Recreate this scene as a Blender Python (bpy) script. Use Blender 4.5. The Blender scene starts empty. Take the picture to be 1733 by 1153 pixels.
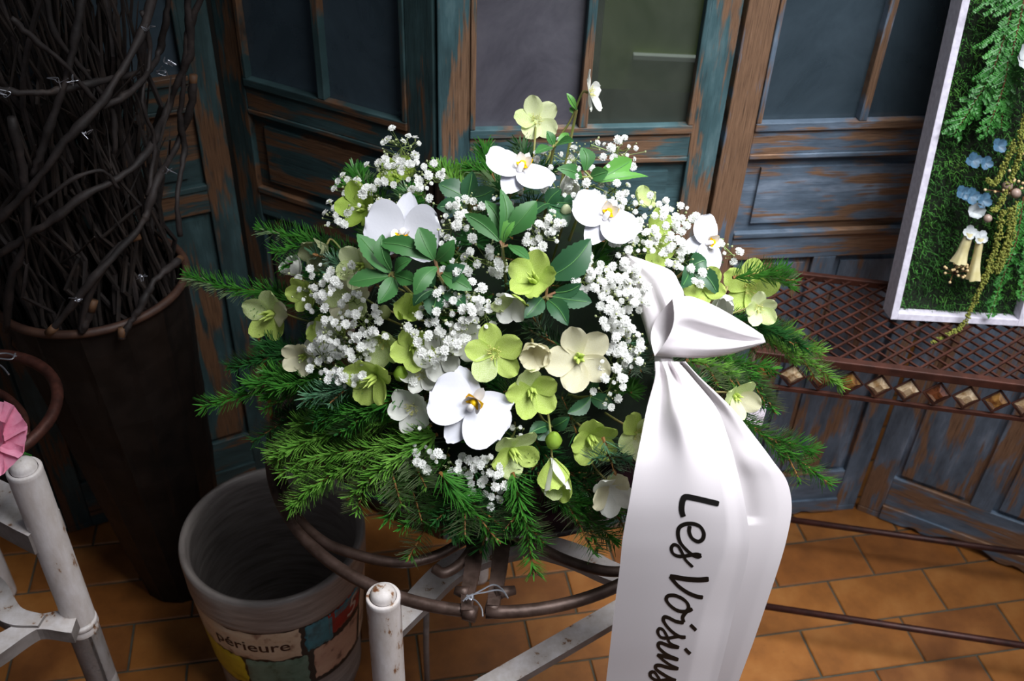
import bpy, math, random
import numpy as np
from mathutils import Vector, Matrix
from mathutils.bvhtree import BVHTree
PI = math.pi
S = bpy.context.scene
COL = S.collection
rnd = random.Random(7)

# ------------------------------------------------------------------ camera
FPX, CX, CY, CAMH = 1681.0, 866.5, 576.5, 1.55
th, ro = math.radians(37.7), math.radians(2.52)
cF = Vector((0, math.cos(th), -math.sin(th)))
U0 = Vector((1, 0, 0)).cross(cF)
cR = Vector((1, 0, 0)) * math.cos(ro) + U0 * math.sin(ro)
cU = cR.cross(cF)
CO = Vector((0, 0, CAMH))
cam_d = bpy.data.cameras.new('camera')
cam = bpy.data.objects.new('camera', cam_d)
COL.objects.link(cam)
cam.matrix_world = Matrix(((cR.x, cU.x, -cF.x, CO.x), (cR.y, cU.y, -cF.y, CO.y), (cR.z, cU.z, -cF.z, CO.z), (0, 0, 0, 1)))
cam_d.sensor_width = 36.0
cam_d.lens = FPX / 1733 * 36.0
cam_d.clip_start = 0.05
cam_d.dof.use_dof = True
cam_d.dof.focus_distance = 1.12
cam_d.dof.aperture_fstop = 7.5
S.camera = cam

def C3(h):
    h = h.lstrip('#')
    v = [int(h[i:i + 2], 16) / 255 for i in (0, 2, 4)]
    return tuple(c / 12.92 if c <= .04045 else ((c + .055) / 1.055) ** 2.4 for c in v) + (1,)

# ------------------------------------------------------------------ world and lights
W = bpy.data.worlds.new('world')
S.world = W
W.use_nodes = True
W.node_tree.nodes['Background'].inputs[0].default_value = (0.67, 0.71, 0.82, 1)
W.node_tree.nodes['Background'].inputs[1].default_value = 0.18

def area(name, loc, tgt, size, power, col):
    d = bpy.data.lights.new(name, 'AREA')
    d.shape = 'RECTANGLE'; d.size, d.size_y = size
    d.energy = power; d.color = col
    o = bpy.data.objects.new(name, d); COL.objects.link(o)
    o.location = loc
    o.rotation_euler = (Vector(tgt) - Vector(loc)).to_track_quat('-Z', 'Y').to_euler()
    return o
key = area('shop_window_daylight', (0.85, 0.46, 2.22), (0.36, 1.06, 0.62), (1.2, 0.8), 10, (0.95, 0.97, 1.0))
key.data.spread = math.radians(64)
sky = area('ceiling_daylight', (0.45, 0.80, 2.75), (0.40, 1.05, 0.0), (0.5, 0.5), 5, (0.96, 0.98, 1.0))
sky.data.spread = math.radians(80)
area('green_board_fill', (0.35, 1.62, 2.3), (0.35, 1.78, 0.9), (0.5, 0.15), 12, (0.95, 1.0, 0.95))  # added fill lamp behind the screen, only to brighten the green board
S.view_settings.view_transform = 'Standard'
S.view_settings.look = 'None'
S.view_settings.gamma = 1
S.view_settings.use_curve_mapping = False
S.view_settings.exposure = 0.0

# ------------------------------------------------------------------ geometry of the place seen through the camera
def ray(x, y):
    return cF + cR * ((x - CX) / FPX) - cU * ((y - CY) / FPX)
def atz(x, y, z):
    d = ray(x, y); return CO + d * ((z - CAMH) / d.z)
def aty(x, y, Y):
    d = ray(x, y); return CO + d * (Y / d.y)
def atd(x, y, dep):
    return CO + ray(x, y) * dep
def depth(p):
    return (Vector(p) - CO).dot(cF)
MC, MR = Vector((0.01, 1.02, 0.68)), Vector((0.30, 0.22, 0.33))      # the flower mound
def on_mound(px, py, off=0.0):
    d = ray(px, py); r = [MR[i] + off for i in range(3)]
    D = Vector([d[i] / r[i] for i in range(3)]); O = Vector([(CO[i] - MC[i]) / r[i] for i in range(3)])
    a, b, c = D.dot(D), 2 * O.dot(D), O.dot(O) - 1
    q = b * b - 4 * a * c
    t = (-b - math.sqrt(q)) / (2 * a) if q > 0 else -b / (2 * a)
    return CO + d * t
def on_cyl(px, py, cx, cy, r):
    d = ray(px, py)
    a = d.x ** 2 + d.y ** 2; b = -2 * (cx * d.x + cy * d.y); c = cx * cx + cy * cy - r * r
    q = b * b - 4 * a * c
    t = (-b - math.sqrt(q)) / (2 * a) if q > 0 else -b / (2 * a)
    return CO + d * t

# ------------------------------------------------------------------ mesh helpers
class MB:
    def __init__(s): s.v = []; s.f = []; s.m = []
    def add(s, vs, fs, mi=0):
        o = len(s.v); s.v += [tuple(v) for v in vs]; s.f += [tuple(i + o for i in f) for f in fs]; s.m += [mi] * len(fs); return s
    def box(s, a, b, mi=0):
        x0, y0, z0 = a; x1, y1, z1 = b
        return s.add([(x0, y0, z0), (x1, y0, z0), (x1, y1, z0), (x0, y1, z0), (x0, y0, z1), (x1, y0, z1), (x1, y1, z1), (x0, y1, z1)],
                     [(0, 3, 2, 1), (4, 5, 6, 7), (0, 1, 5, 4), (1, 2, 6, 5), (2, 3, 7, 6), (3, 0, 4, 7)], mi)
    def obox(s, p, q, w, h, up=(0, 0, 1), mi=0):
        p, q = Vector(p), Vector(q); d = (q - p).normalized(); up = Vector(up)
        sd = d.cross(up).normalized() * w / 2; u = sd.cross(d).normalized() * h / 2
        vs = [p - sd - u, p + sd - u, p + sd + u, p - sd + u, q - sd - u, q + sd - u, q + sd + u, q - sd + u]
        return s.add(vs, [(3, 2, 1, 0), (4, 5, 6, 7), (0, 1, 5, 4), (1, 2, 6, 5), (2, 3, 7, 6), (3, 0, 4, 7)], mi)
    def tube(s, pts, rad, n=6, mi=0, cap=True, closed=False):
        pts = [Vector(p) for p in pts]; N = len(pts)
        if not isinstance(rad, (list, tuple)): rad = [rad] * N
        vs, ref = [], None
        for i, p in enumerate(pts):
            if closed: t = pts[(i + 1) % N] - pts[i - 1]
            else: t = pts[min(i + 1, N - 1)] - pts[max(i - 1, 0)]
            t = t.normalized() if t.length > 1e-9 else Vector((0, 0, 1))
            if ref is None: ref = Vector((0, 0, 1)) if abs(t.z) < .9 else Vector((1, 0, 0))
            x = t.cross(ref).normalized(); y = x.cross(t).normalized(); ref = y
            for k in range(n):
                a = 2 * PI * k / n; vs.append(p + (x * math.cos(a) + y * math.sin(a)) * rad[i])
        fs = []
        for i in range(N if closed else N - 1):
            j = (i + 1) % N
            for k in range(n):
                k2 = (k + 1) % n; fs.append((i * n + k, i * n + k2, j * n + k2, j * n + k))
        if cap and not closed:
            fs.append(tuple(range(n - 1, -1, -1))); fs.append(tuple((N - 1) * n + k for k in range(n)))
        return s.add(vs, fs, mi)
    def lathe(s, prof, c=(0, 0, 0), n=48, mi=0):
        vs = []; N = len(prof)
        for r, z in prof:
            for k in range(n):
                a = 2 * PI * k / n; vs.append((c[0] + r * math.cos(a), c[1] + r * math.sin(a), c[2] + z))
        fs = [(i * n + k, i * n + (k + 1) % n, (i + 1) * n + (k + 1) % n, (i + 1) * n + k) for i in range(N - 1) for k in range(n)]
        if prof[0][0] < 1e-4: pass
        return s.add(vs, fs, mi)
    def grid(s, P, mi=0, wrap=False):
        R, Cn = len(P), len(P[0]); vs = [p for row in P for p in row]; fs = []
        for i in range(R - 1):
            for j in range(Cn if wrap else Cn - 1):
                j2 = (j + 1) % Cn; fs.append((i * Cn + j, i * Cn + j2, (i + 1) * Cn + j2, (i + 1) * Cn + j))
        return s.add(vs, fs, mi)
    def mesh(s, name, mats, smooth=False, off=None):
        me = bpy.data.meshes.new(name)
        vs = s.v if off is None else [(v[0] - off[0], v[1] - off[1], v[2] - off[2]) for v in s.v]
        me.from_pydata(vs, [], s.f)
        for m in (mats if isinstance(mats, (list, tuple)) else [mats]): me.materials.append(m)
        me.polygons.foreach_set('material_index', s.m)
        if smooth: me.polygons.foreach_set('use_smooth', [True] * len(s.f))
        me.update(); return me

def name_ok(n): return n
def thing(name, label, cat, loc=(0, 0, 0), group=None, rotz=0.0, kind=None):
    o = bpy.data.objects.new(name, None); COL.objects.link(o)
    o.empty_display_size = .02
    o.location = loc; o.rotation_euler = (0, 0, rotz)
    o['label'] = label; o['category'] = cat; o['_o'] = tuple(loc)
    if group: o['group'] = group
    if kind: o['kind'] = kind
    return o
def origin_of(o):
    while o is not None:
        if '_o' in o: return tuple(o['_o'])
        o = o.parent
    return (0, 0, 0)
def part(name, mb, mats, parent, smooth=False, kind=None, label=None, local=False, bevel=0):
    """mesh given in world coordinates (local=True: in the parent's own)"""
    off = None if local or parent is None else origin_of(parent)
    o = bpy.data.objects.new(name, mb.mesh(name, mats, smooth, off) if isinstance(mb, MB) else mb)
    COL.objects.link(o)
    if parent is not None: o.parent = parent
    if kind: o['kind'] = kind
    if label: o['label'] = label
    if bevel:
        b = o.modifiers.new('b', 'BEVEL'); b.width = bevel; b.segments = 2; b.limit_method = 'ANGLE'
    return o
def cr(pts, n=6):
    """catmull-rom through points (any dimension)"""
    P = [np.array(p, float) for p in pts]; P = [2 * P[0] - P[1]] + P + [2 * P[-1] - P[-2]]; out = []
    for i in range(1, len(P) - 2):
        for k in range(n):
            t = k / n
            out.append(.5 * ((2 * P[i]) + (P[i + 1] - P[i - 1]) * t + (2 * P[i - 1] - 5 * P[i] + 4 * P[i + 1] - P[i + 2]) * t * t + (3 * P[i] - P[i - 1] - 3 * P[i + 1] + P[i + 2]) * t ** 3))
    out.append(P[-2]); return out

# ------------------------------------------------------------------ materials
def newmat(name):
    m = bpy.data.materials.new(name); m.use_nodes = True
    nt = m.node_tree; return m, nt, nt.nodes['Principled BSDF']
def nd(nt, typ, **kw):
    n = nt.nodes.new(typ)
    for k, v in kw.items():
        if k.startswith('i_'):
            key = k[2:]; n.inputs[int(key) if key.isdigit() else key].default_value = v
        else: setattr(n, k, v)
    return n
def ramp(nt, src, stops, interp='LINEAR'):
    r = nt.nodes.new('ShaderNodeValToRGB'); r.color_ramp.interpolation = interp
    e = r.color_ramp.elements
    while len(e) < len(stops): e.new(.5)
    for i, (p, c) in enumerate(stops): e[i].position = p; e[i].color = c if len(c) == 4 else C3(c)
    nt.links.new(src, r.inputs[0]); return r
def coords(nt, scale=(1, 1, 1), kind='Object', off=(0, 0, 0)):
    t = nt.nodes.new('ShaderNodeTexCoord'); mp = nt.nodes.new('ShaderNodeMapping')
    mp.inputs['Scale'].default_value = scale; mp.inputs['Location'].default_value = off
    nt.links.new(t.outputs[kind], mp.inputs[0]); return mp.outputs[0]
def noise(nt, vec, scale=5, detail=4, rough=.55, dist=0):
    n = nd(nt, 'ShaderNodeTexNoise', i_Scale=scale, i_Detail=detail, i_Roughness=rough, i_Distortion=dist)
    nt.links.new(vec, n.inputs['Vector']); return n.outputs['Fac']
def mix(nt, fac, a, b):
    n = nt.nodes.new('ShaderNodeMix'); n.data_type = 'RGBA'
    if isinstance(fac, (int, float)): n.inputs[0].default_value = fac
    else: nt.links.new(fac, n.inputs[0])
    for i, c in ((6, a), (7, b)):
        if isinstance(c, (tuple, str)): n.inputs[i].default_value = C3(c) if isinstance(c, str) else c
        else: nt.links.new(c, n.inputs[i])
    return n.outputs[2]
def bump(nt, bs, h, strength=.3, dist=.002):
    b = nd(nt, 'ShaderNodeBump', i_Strength=strength, i_Distance=dist)
    nt.links.new(h, b.inputs['Height']); nt.links.new(b.outputs[0], bs.inputs['Normal'])
def simple(name, col, rough=.5, metal=0, var=0, vscale=30, bmp=0, col2=None, kind='Object', spec=.5, detail=3):
    m, nt, bs = newmat(name)
    bs.inputs['Roughness'].default_value = rough; bs.inputs['Metallic'].default_value = metal
    bs.inputs['Specular IOR Level'].default_value = spec
    bs.inputs['Base Color'].default_value = C3(col)
    if col2 or bmp:
        n = noise(nt, coords(nt, kind=kind), vscale, detail)
        if col2:
            r = ramp(nt, n, [(.35, col), (.65, col2)]); nt.links.new(r.outputs[0], bs.inputs['Base Color'])
        if bmp: bump(nt, bs, n, bmp)
    return m

def painted_wood(name, paints, woods, axis, seed, amount=.5):
    """paint worn through to the wood, grain along 'x' or 'z' (object space)"""
    m, nt, bs = newmat(name)
    sc = (1, 1, 14) if axis == 'x' else (14, 1, 1)
    sc2 = (1.4, 1, 5) if axis == 'x' else (5, 1, 1.4)
    g = noise(nt, coords(nt, sc, off=(seed, seed, seed)), 9, 6, .7, .3)
    fine = noise(nt, coords(nt, tuple(c * 3 if c > 5 else c for c in sc), off=(seed * 2, 0, seed)), 16, 4, .7)
    big = noise(nt, coords(nt, sc2, off=(-seed, seed, 0)), 4.2, 3, .55, .4)
    s = nd(nt, 'ShaderNodeMath', operation='MULTIPLY_ADD', i_1=.45)
    nt.links.new(g, s.inputs[0])
    s2 = nd(nt, 'ShaderNodeMath', operation='MULTIPLY', i_1=.75); nt.links.new(big, s2.inputs[0]); nt.links.new(s2.outputs[0], s.inputs[2])
    mask = ramp(nt, s.outputs[0], [(.62 - amount * .12, (0, 0, 0, 1)), (.68 - amount * .12, (1, 1, 1, 1))])
    paint = ramp(nt, noise(nt, coords(nt, sc2, off=(0, seed * 3, 0)), 6, 4, .6), [(.3, paints[0]), (.55, paints[1]), (.75, paints[2])])
    wood = ramp(nt, fine, [(.3, woods[0]), (.6, woods[1]), (.8, woods[2])])
    c = mix(nt, mask.outputs[0], paint.outputs[0], wood.outputs[0])
    dk = ramp(nt, fine, [(.33, (.35, .35, .38, 1)), (.45, (1, 1, 1, 1))])
    mm = nt.nodes.new('ShaderNodeMix'); mm.data_type = 'RGBA'; mm.blend_type = 'MULTIPLY'; mm.inputs[0].default_value = .8
    nt.links.new(c, mm.inputs[6]); nt.links.new(dk.outputs[0], mm.inputs[7])
    nt.links.new(mm.outputs[2], bs.inputs['Base Color'])
    bs.inputs['Roughness'].default_value = .55
    bump(nt, bs, g, .35, .003)
    return m
TEAL = ('#2f4549', '#46646a', '#6b868b'); SLATE = ('#42505e', '#627284', '#8e9caf'); TEAL_SHADED = ('#1b2c2e', '#2a4042', '#3d5558')  # third palette: teal darkened, shade of the left leaves put into the paint
WOOD = ('#5c4434', '#8a6a52', '#a98a72'); WOOD_SHADED = ('#3c281a', '#634630', '#80604a')  # second set: wood darkened the same way for the dim left leaves

# ------------------------------------------------------------------ floor of laid terracotta tiles
tu, tv = Vector((.979, .204, 0)), Vector((-.204, .979, 0))
tile_mats = []
for i, (a, b, c) in enumerate((('#6c4018', '#855222', '#966432'), ('#643a16', '#7c4a1e', '#8d5a2a'), ('#74461c', '#8d5826', '#9d6a36'), ('#603716', '#774820', '#8a5a2c'))):
    m, nt, bs = newmat('terracotta_%d' % i)
    n = noise(nt, coords(nt, off=(i * 3, 0, 0)), 11, 5, .6)
    r = ramp(nt, n, [(.3, a), (.52, b), (.75, c)])
    sp = noise(nt, coords(nt, off=(0, i, 0)), 160, 2, .5)
    rr = ramp(nt, sp, [(.2, (.55, .5, .45, 1)), (.34, (1, 1, 1, 1))])
    mm = nt.nodes.new('ShaderNodeMix'); mm.data_type = 'RGBA'; mm.blend_type = 'MULTIPLY'; mm.inputs[0].default_value = .7
    nt.links.new(r.outputs[0], mm.inputs[6]); nt.links.new(rr.outputs[0], mm.inputs[7]); nt.links.new(mm.outputs[2], bs.inputs['Base Color'])
    bs.inputs['Roughness'].default_value = .42
    bump(nt, bs, n, .12, .002)
    tile_mats.append(m)
m_grout = simple('grout', '#4c4a3e', .9, col2='#3a3a30', vscale=60, bmp=.3)
floor = part('floor', MB().box((-2.6, -1.5, -.05), (2.8, 2.3, -.0035)), m_grout, None, kind='structure')
TL, TW = .203, .1013
def tile_mesh(i):
    b = MB(); x, y, e = TL / 2 - .0019, TW / 2 - .0019, .0018
    V = [(-x, -y, -.006), (x, -y, -.006), (x, y, -.006), (-x, y, -.006), (-x, -y, -e), (x, -y, -e), (x, y, -e), (-x, y, -e),
         (-x + e, -y + e, 0), (x - e, -y + e, 0), (x - e, y - e, 0), (-x + e, y - e, 0)]
    b.add(V, [(0, 1, 5, 4), (1, 2, 6, 5), (2, 3, 7, 6), (3, 0, 4, 7), (4, 5, 9, 8), (5, 6, 10, 9), (6, 7, 11, 10), (7, 4, 8, 11), (8, 9, 10, 11)])
    return b.mesh('tile', tile_mats[i])
tmesh = [tile_mesh(i) for i in range(4)]
rest = MB(); cells = []
for r in range(-26, 22):
    v = 1.018 + TW * (r + .5)
    for q in range(-16, 18):
        u = .889 + TL * (q + .5) + (TL / 2 if r % 2 else 0)
        p = tu * u + tv * v
        if -2.4 < p.x < 2.6 and -1.3 < p.y < 2.12: cells.append((p, r, q))
cells.sort(key=lambda c: (abs(c[0].x - .1) / 1.25) ** 2 + (max(0, abs(c[0].y - 1.25) - .3) / .45) ** 2)
ang = math.atan2(.204, .979)
for k, (p, r, q) in enumerate(cells):
    if k < 290:
        o = bpy.data.objects.new('tile', tmesh[rnd.randrange(4)]); COL.objects.link(o); o.parent = floor
        o.location = (p.x, p.y, rnd.uniform(-.0005, .0004)); o.rotation_euler = (rnd.uniform(-.003, .003), rnd.uniform(-.002, .002), ang + (PI if rnd.random() < .5 else 0))
    else:
        x, y, e = TL / 2 - .0019, TW / 2 - .0019, .0018
        rest.add([p + tu * a + tv * b + Vector((0, 0, c)) for a, b, c in ((-x, -y, -.006), (x, -y, -.006), (x, y, -.006), (-x, y, -.006), (-x, -y, 0), (x, -y, 0), (x, y, 0), (-x, y, 0))],
                 [(4, 5, 6, 7), (0, 1, 5, 4), (1, 2, 6, 5), (2, 3, 7, 6), (3, 0, 4, 7)])
part('tile_field', rest, tile_mats[1], floor, kind='stuff')
m_wall = simple('wall_plaster', '#3a3836', .9, col2='#2c2b2b', vscale=3, bmp=.2)
part('wall_back', MB().box((-2.6, 2.2, 0), (2.8, 2.3, 2.9)), m_wall, None, kind='structure')
part('wall_left', MB().box((-2.6, -1.5, 0), (-2.5, 2.2, 2.9)), m_wall, None, kind='structure')

# ------------------------------------------------------------------ folding screen of old painted shutters
def glass_mat(name, c1, c2, transp, rough=.18):
    m, nt, bs = newmat(name)
    n = noise(nt, coords(nt, off=(1, 2, 3)), 7, 5, .7, .6)
    r = ramp(nt, n, [(.35, c1), (.7, c2)]); nt.links.new(r.outputs[0], bs.inputs['Base Color'])
    bs.inputs['Roughness'].default_value = rough
    tr = nt.nodes.new('ShaderNodeBsdfTransparent'); mx = nt.nodes.new('ShaderNodeMixShader')
    mx.inputs[0].default_value = 1 - transp
    nt.links.new(tr.outputs[0], mx.inputs[1]); nt.links.new(bs.outputs[0], mx.inputs[2])
    nt.links.new(mx.outputs[0], nt.nodes['Material Output'].inputs[0]); return m
g_dark = glass_mat('dusty_dark_glass', '#36434c', '#46545e', .12)
g_mid = glass_mat('dusty_grey_glass', '#57555f', '#74727c', .2)
g_clear = glass_mat('dusty_clear_glass', '#4a524a', '#646a60', .62)
m_hinge = simple('black_hinge_iron', '#15130f', .6, .6, col2='#2a1c12', bmp=.3)
G = [(-1.26, 1.50), (-.87, 1.31), (-.491, 1.52), (-.125, 1.337), (.308, 1.403), (.744, 1.472), (1.133, 1.275), (1.55, 1.42)]
screen = thing('folding_screen', 'tall folding screen of worn blue green painted wooden shutters with dark glass panes', 'screen', (0, 1.4, 0))
TH = .024
leaf_pal = [(TEAL_SHADED, WOOD_SHADED), (TEAL_SHADED, WOOD_SHADED), (TEAL_SHADED, WOOD_SHADED), (TEAL, WOOD), (SLATE, WOOD), (SLATE, WOOD), (SLATE, WOOD)]  # first three leaves carry their shade in the colours
for li in range(7):
    a, b = Vector(G[li] + (0,)), Vector(G[li + 1] + (0,))
    L = (b - a).length; rz = math.atan2(b.y - a.y, b.x - a.x)
    pal, wd = leaf_pal[li]; am = (.35, .35, .45, .35, .45, .5, .5)[li]
    vs_, hs_ = painted_wood('shutter_v%d' % li, pal, wd, 'z', li * 3.7 + 1, am - .3), painted_wood('shutter_h%d' % li, pal, wd, 'x', li * 5.3 + 2, am - .2)
    e = .0035; T = 1.78
    sx0, sx1 = .05, L - .05
    # the leaf: left stile carries the transform, the other members hang from it
    leaf = part('shutter_leaf', MB().box((e, 0, .015), (sx0, TH, T)), painted_wood('bare_stile', pal, wd, 'z', 31, .95) if li == 4 else vs_, screen, local=True, bevel=.002)
    leaf.location = (a.x, a.y - 1.4, 0); leaf.rotation_euler = (0, 0, rz)
    P = lambda n, mb, m, bv=.0015: part(n, mb, m, leaf, local=True, bevel=bv)
    P('stile', MB().box((sx1, 0, .015), (L - e, TH, T)), vs_)
    for z0, z1 in ((.845, .885), (.648, .692), (.035, .118), (T - .06, T)):
        P('rail', MB().box((sx0, .001, z0), (sx1, TH - .001, z1)), hs_)
    mc = (sx0 + sx1) / 2
    # glazing beads round the window, muntin and panes
    for bd in (((sx0, -.003, .885), (sx1, .012, .899)), ((sx0, -.003, T - .074), (sx1, .012, T - .06))): P('glazing_bead', MB().box(*bd), hs_)
    for bd in (((sx0, -.003, .899), (sx0 + .008, .012, T - .074)), ((sx1 - .008, -.003, .899), (sx1, .012, T - .074))): P('glazing_bead', MB().box(*bd), vs_)
    P('muntin', MB().box((mc - .0065, -.003, .899), (mc + .0065, .014, T - .074)), vs_)
    gm = [(g_dark, g_dark)] * 3 + [(g_mid, g_clear)] + [(g_dark, g_dark)] * 3
    P('glass_pane', MB().box((sx0 + .006, .012, .897), (mc - .004, .0145, T - .07)), gm[li][0], 0)
    P('glass_pane', MB().box((mc + .004, .012, .897), (sx1 - .006, .0145, T - .07)), gm[li][1], 0)
    # raised middle panel: sunk field with sloped margins
    def raised(x0, x1, z0, z1, mat, mg=.026):
        m_ = MB(); d0, d1 = .011, .004
        m_.add([(x0, d0, z0), (x1, d0, z0), (x1, d0, z1), (x0, d0, z1), (x0 + mg, d0 - .001, z0 + mg), (x1 - mg, d0 - .001, z0 + mg), (x1 - mg, d0 - .001, z1 - mg), (x0 + mg, d0 - .001, z1 - mg),
                (x0 + mg, d1, z0 + mg), (x1 - mg, d1, z0 + mg), (x1 - mg, d1, z1 - mg), (x0 + mg, d1, z1 - mg), (x0, TH - .004, z0), (x1, TH - .004, z0), (x1, TH - .004, z1), (x0, TH - .004, z1)],
               [(0, 1, 5, 4), (1, 2, 6, 5), (2, 3, 7, 6), (3, 0, 4, 7), (4, 5, 9, 8), (5, 6, 10, 9), (6, 7, 11, 10), (7, 4, 8, 11), (8, 9, 10, 11), (15, 14, 13, 12)])
        return P('panel', m_, mat, 0)
    raised(sx0, sx1, .692, .845, hs_)
    for bd in (((sx0, -.002, .692), (sx1, .010, .702)), ((sx0, -.001, .837), (sx1, .010, .845))): P('moulding', MB().box(*bd), hs_)
    # lower part: two tall panels and a mullion
    P('mullion', MB().box((mc - .02, .001, .118), (mc + .02, TH - .001, .648)), vs_)
    raised(sx0, mc - .02, .118, .648, vs_, .012); raised(mc + .02, sx1, .118, .648, vs_, .012)
    # scalloped bottom skirt with bracket feet
    xs = [sx0 + (sx1 - sx0) * t / 28 for t in range(29)]
    sk = MB(); top = []; bot = []
    for x in xs:
        t = (x - sx0) / (sx1 - sx0); t2 = min(t, 1 - t)
        z = .004 + .010 * max(0, 1 - abs(t2 - .2) / .05) + (.024 * math.sin(min(1, (t2 - .3) / .2) * PI / 2) if t2 > .3 else 0)
        bot.append(z)
    for i in range(28):
        x0, x1 = xs[i], xs[i + 1]; za, zb = bot[i], bot[i + 1]
        sk.add([(x0, -.004, za), (x1, -.004, zb), (x1, -.004, .040), (x0, -.004, .040), (x0, TH - .004, za), (x1, TH - .004, zb), (x1, TH - .004, .04), (x0, TH - .004, .04)],
               [(0, 1, 2, 3), (5, 4, 7, 6), (0, 4, 5, 1), (3, 2, 6, 7)])
    P('skirt', sk, hs_, 0)
    P('foot', MB().box((e, 0, 0), (sx0, TH, .0145)), vs_); P('foot', MB().box((sx1, 0, 0), (L - e, TH, .0145)), vs_)
    if 0 < li:
        for hz in (.80, 1.35):
            h = MB().box((-.012, -.0035, hz - .05), (.012, -.0005, hz + .05)).tube([(0, -.006, hz - .05), (0, -.006, hz + .05)], .004, 8)
            if li == 3: P('hinge', h, m_hinge, 0)
# seen through the panes: a green board with a pale ledge against the wall
brd = thing('green_panel', 'green board with a pale ledge seen blurred through the clear glass pane', 'panel', (.33, 1.78, 0))
part('board', MB().box((.14, 1.78, .785), (.42, 1.80, 1.5)), simple('green_board', '#8fa43c', .8, col2='#6d8438', vscale=4), brd)
part('ledge', MB().box((.20, 1.765, .850), (.40, 1.78, .858)), simple('ledge_white', '#d0dad4', .6), brd)
for bx_ in (.155, .395): part('easel_leg', MB().box((bx_, 1.80, 0), (bx_ + .02, 1.82, 1.48)), simple('easel_wood', '#3a2a20', .7), brd)
curt = thing('purple_curtain', 'dark plum cloth hanging behind the screen, showing at the hinge gap', 'curtain', (-.12, 1.66, 0))
cb = []
for i in range(40):
    x = -.42 + .48 * i / 39; cb.append([Vector((x, 1.66 + .015 * math.sin(i * 1.1), 0.0)), Vector((x, 1.66 + .015 * math.sin(i * 1.1), 1.7))])
part('cloth', MB().grid(cb), simple('plum_cloth', '#3a1626', .9, col2='#44303c', vscale=5), curt, smooth=True)

# ------------------------------------------------------------------ rusty metal shelf rack
m_rust = simple('rust_brown_iron', '#34180f', .6, .35, col2='#4a261b', vscale=45, bmp=.35)
m_rustd = simple('dark_rust_iron', '#2c1512', .5, .4, col2='#40201a', vscale=40, bmp=.3)
SZ = .66
B0, B1 = atz(1345, 465, SZ), atz(1485, 482, SZ); F0, F1 = atz(1417, 613, SZ), atz(1733, 651, SZ)
ex = (F1 - F0).normalized(); ex = (ex + (B1 - B0).normalized()).normalized(); ey = Vector((-ex.y, ex.x, 0))
fr0 = F0 + ex * (.355 - F0.x) / ex.x
dpt = (B0 - fr0).dot(ey); SL = .95
rack = thing('shelf_rack', 'long rust brown metal shelf rack with lattice top and row of amber glass diamonds', 'shelf', (fr0.x, fr0.y, 0))
def RP(s, t, z): return fr0 + ex * s + ey * t + Vector((0, 0, z - SZ))
part('front_rail', MB().obox(RP(0, 0, SZ - .002), RP(SL, 0, SZ - .002), .013, .014), m_rust, rack, bevel=.0015)
part('back_rail', MB().obox(RP(0, dpt, SZ), RP(SL, dpt, SZ), .010, .012), m_rust, rack, bevel=.0015)
for s in (0, SL): part('end_rail', MB().obox(RP(s, 0, SZ), RP(s, dpt, SZ), .010, .012), m_rust, rack)
part('apron_rail', MB().obox(RP(0, 0, SZ - .061), RP(SL, 0, SZ - .061), .006, .006), m_rust, rack)
for s in (0, SL):
    for t in (0, dpt): part('leg', MB().tube([RP(s, t, 0), RP(s, t, SZ)], .007, 10), m_rustd, rack, smooth=True)
zr = .095
for t in (0, dpt): part('stretcher', MB().tube([RP(0, t, zr), RP(SL, t, zr)], .0062, 10), m_rustd, rack, smooth=True)
for s in (0, SL): part('stretcher', MB().tube([RP(s, 0, zr), RP(s, dpt, zr)], .0055, 8), m_rustd, rack, smooth=True)
# lattice bars, two crossing sets
pit = .0285
for sgn in (1, -1):
    k = -int(dpt / pit) - 1
    while k * pit < SL + dpt:
        s0 = k * pit
        if sgn == 1: p0, p1 = (s0, 0), (s0 + dpt, dpt)
        else: p0, p1 = (s0 + dpt, 0), (s0, dpt)
        (a0, b0), (a1, b1) = p0, p1
        def clip(s): return (min(max(s, 0), SL))
        c0, c1 = clip(a0), clip(a1)
        if abs(c1 - c0) > .012:
            t0 = b0 + (b1 - b0) * (c0 - a0) / (a1 - a0); t1 = b0 + (b1 - b0) * (c1 - a0) / (a1 - a0)
            zz = SZ + (.001 if sgn == 1 else -.002)
            part('lattice_bar', MB().obox(RP(c0, t0, zz), RP(c1, t1, zz), .0032, .003), m_rust, rack)
        k += 1
def gem_mat(name, a, b):
    m, nt, bs = newmat(name)
    n = noise(nt, coords(nt), 90, 3, .6, 1)
    r = ramp(nt, n, [(.35, a), (.65, b)]); nt.links.new(r.outputs[0], bs.inputs['Base Color'])
    bs.inputs['Roughness'].default_value = .08; bs.inputs['Transmission Weight'].default_value = .25; return m
gms = [gem_mat('amber_gem', '#5a3414', '#a5793f'), gem_mat('pale_gem', '#8a6a44', '#c9b394'), gem_mat('brown_gem', '#3c1d12', '#6f3d24')]
gz = SZ - .034; hw, hh = .0195, .0205; k = 0; s = .02
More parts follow.
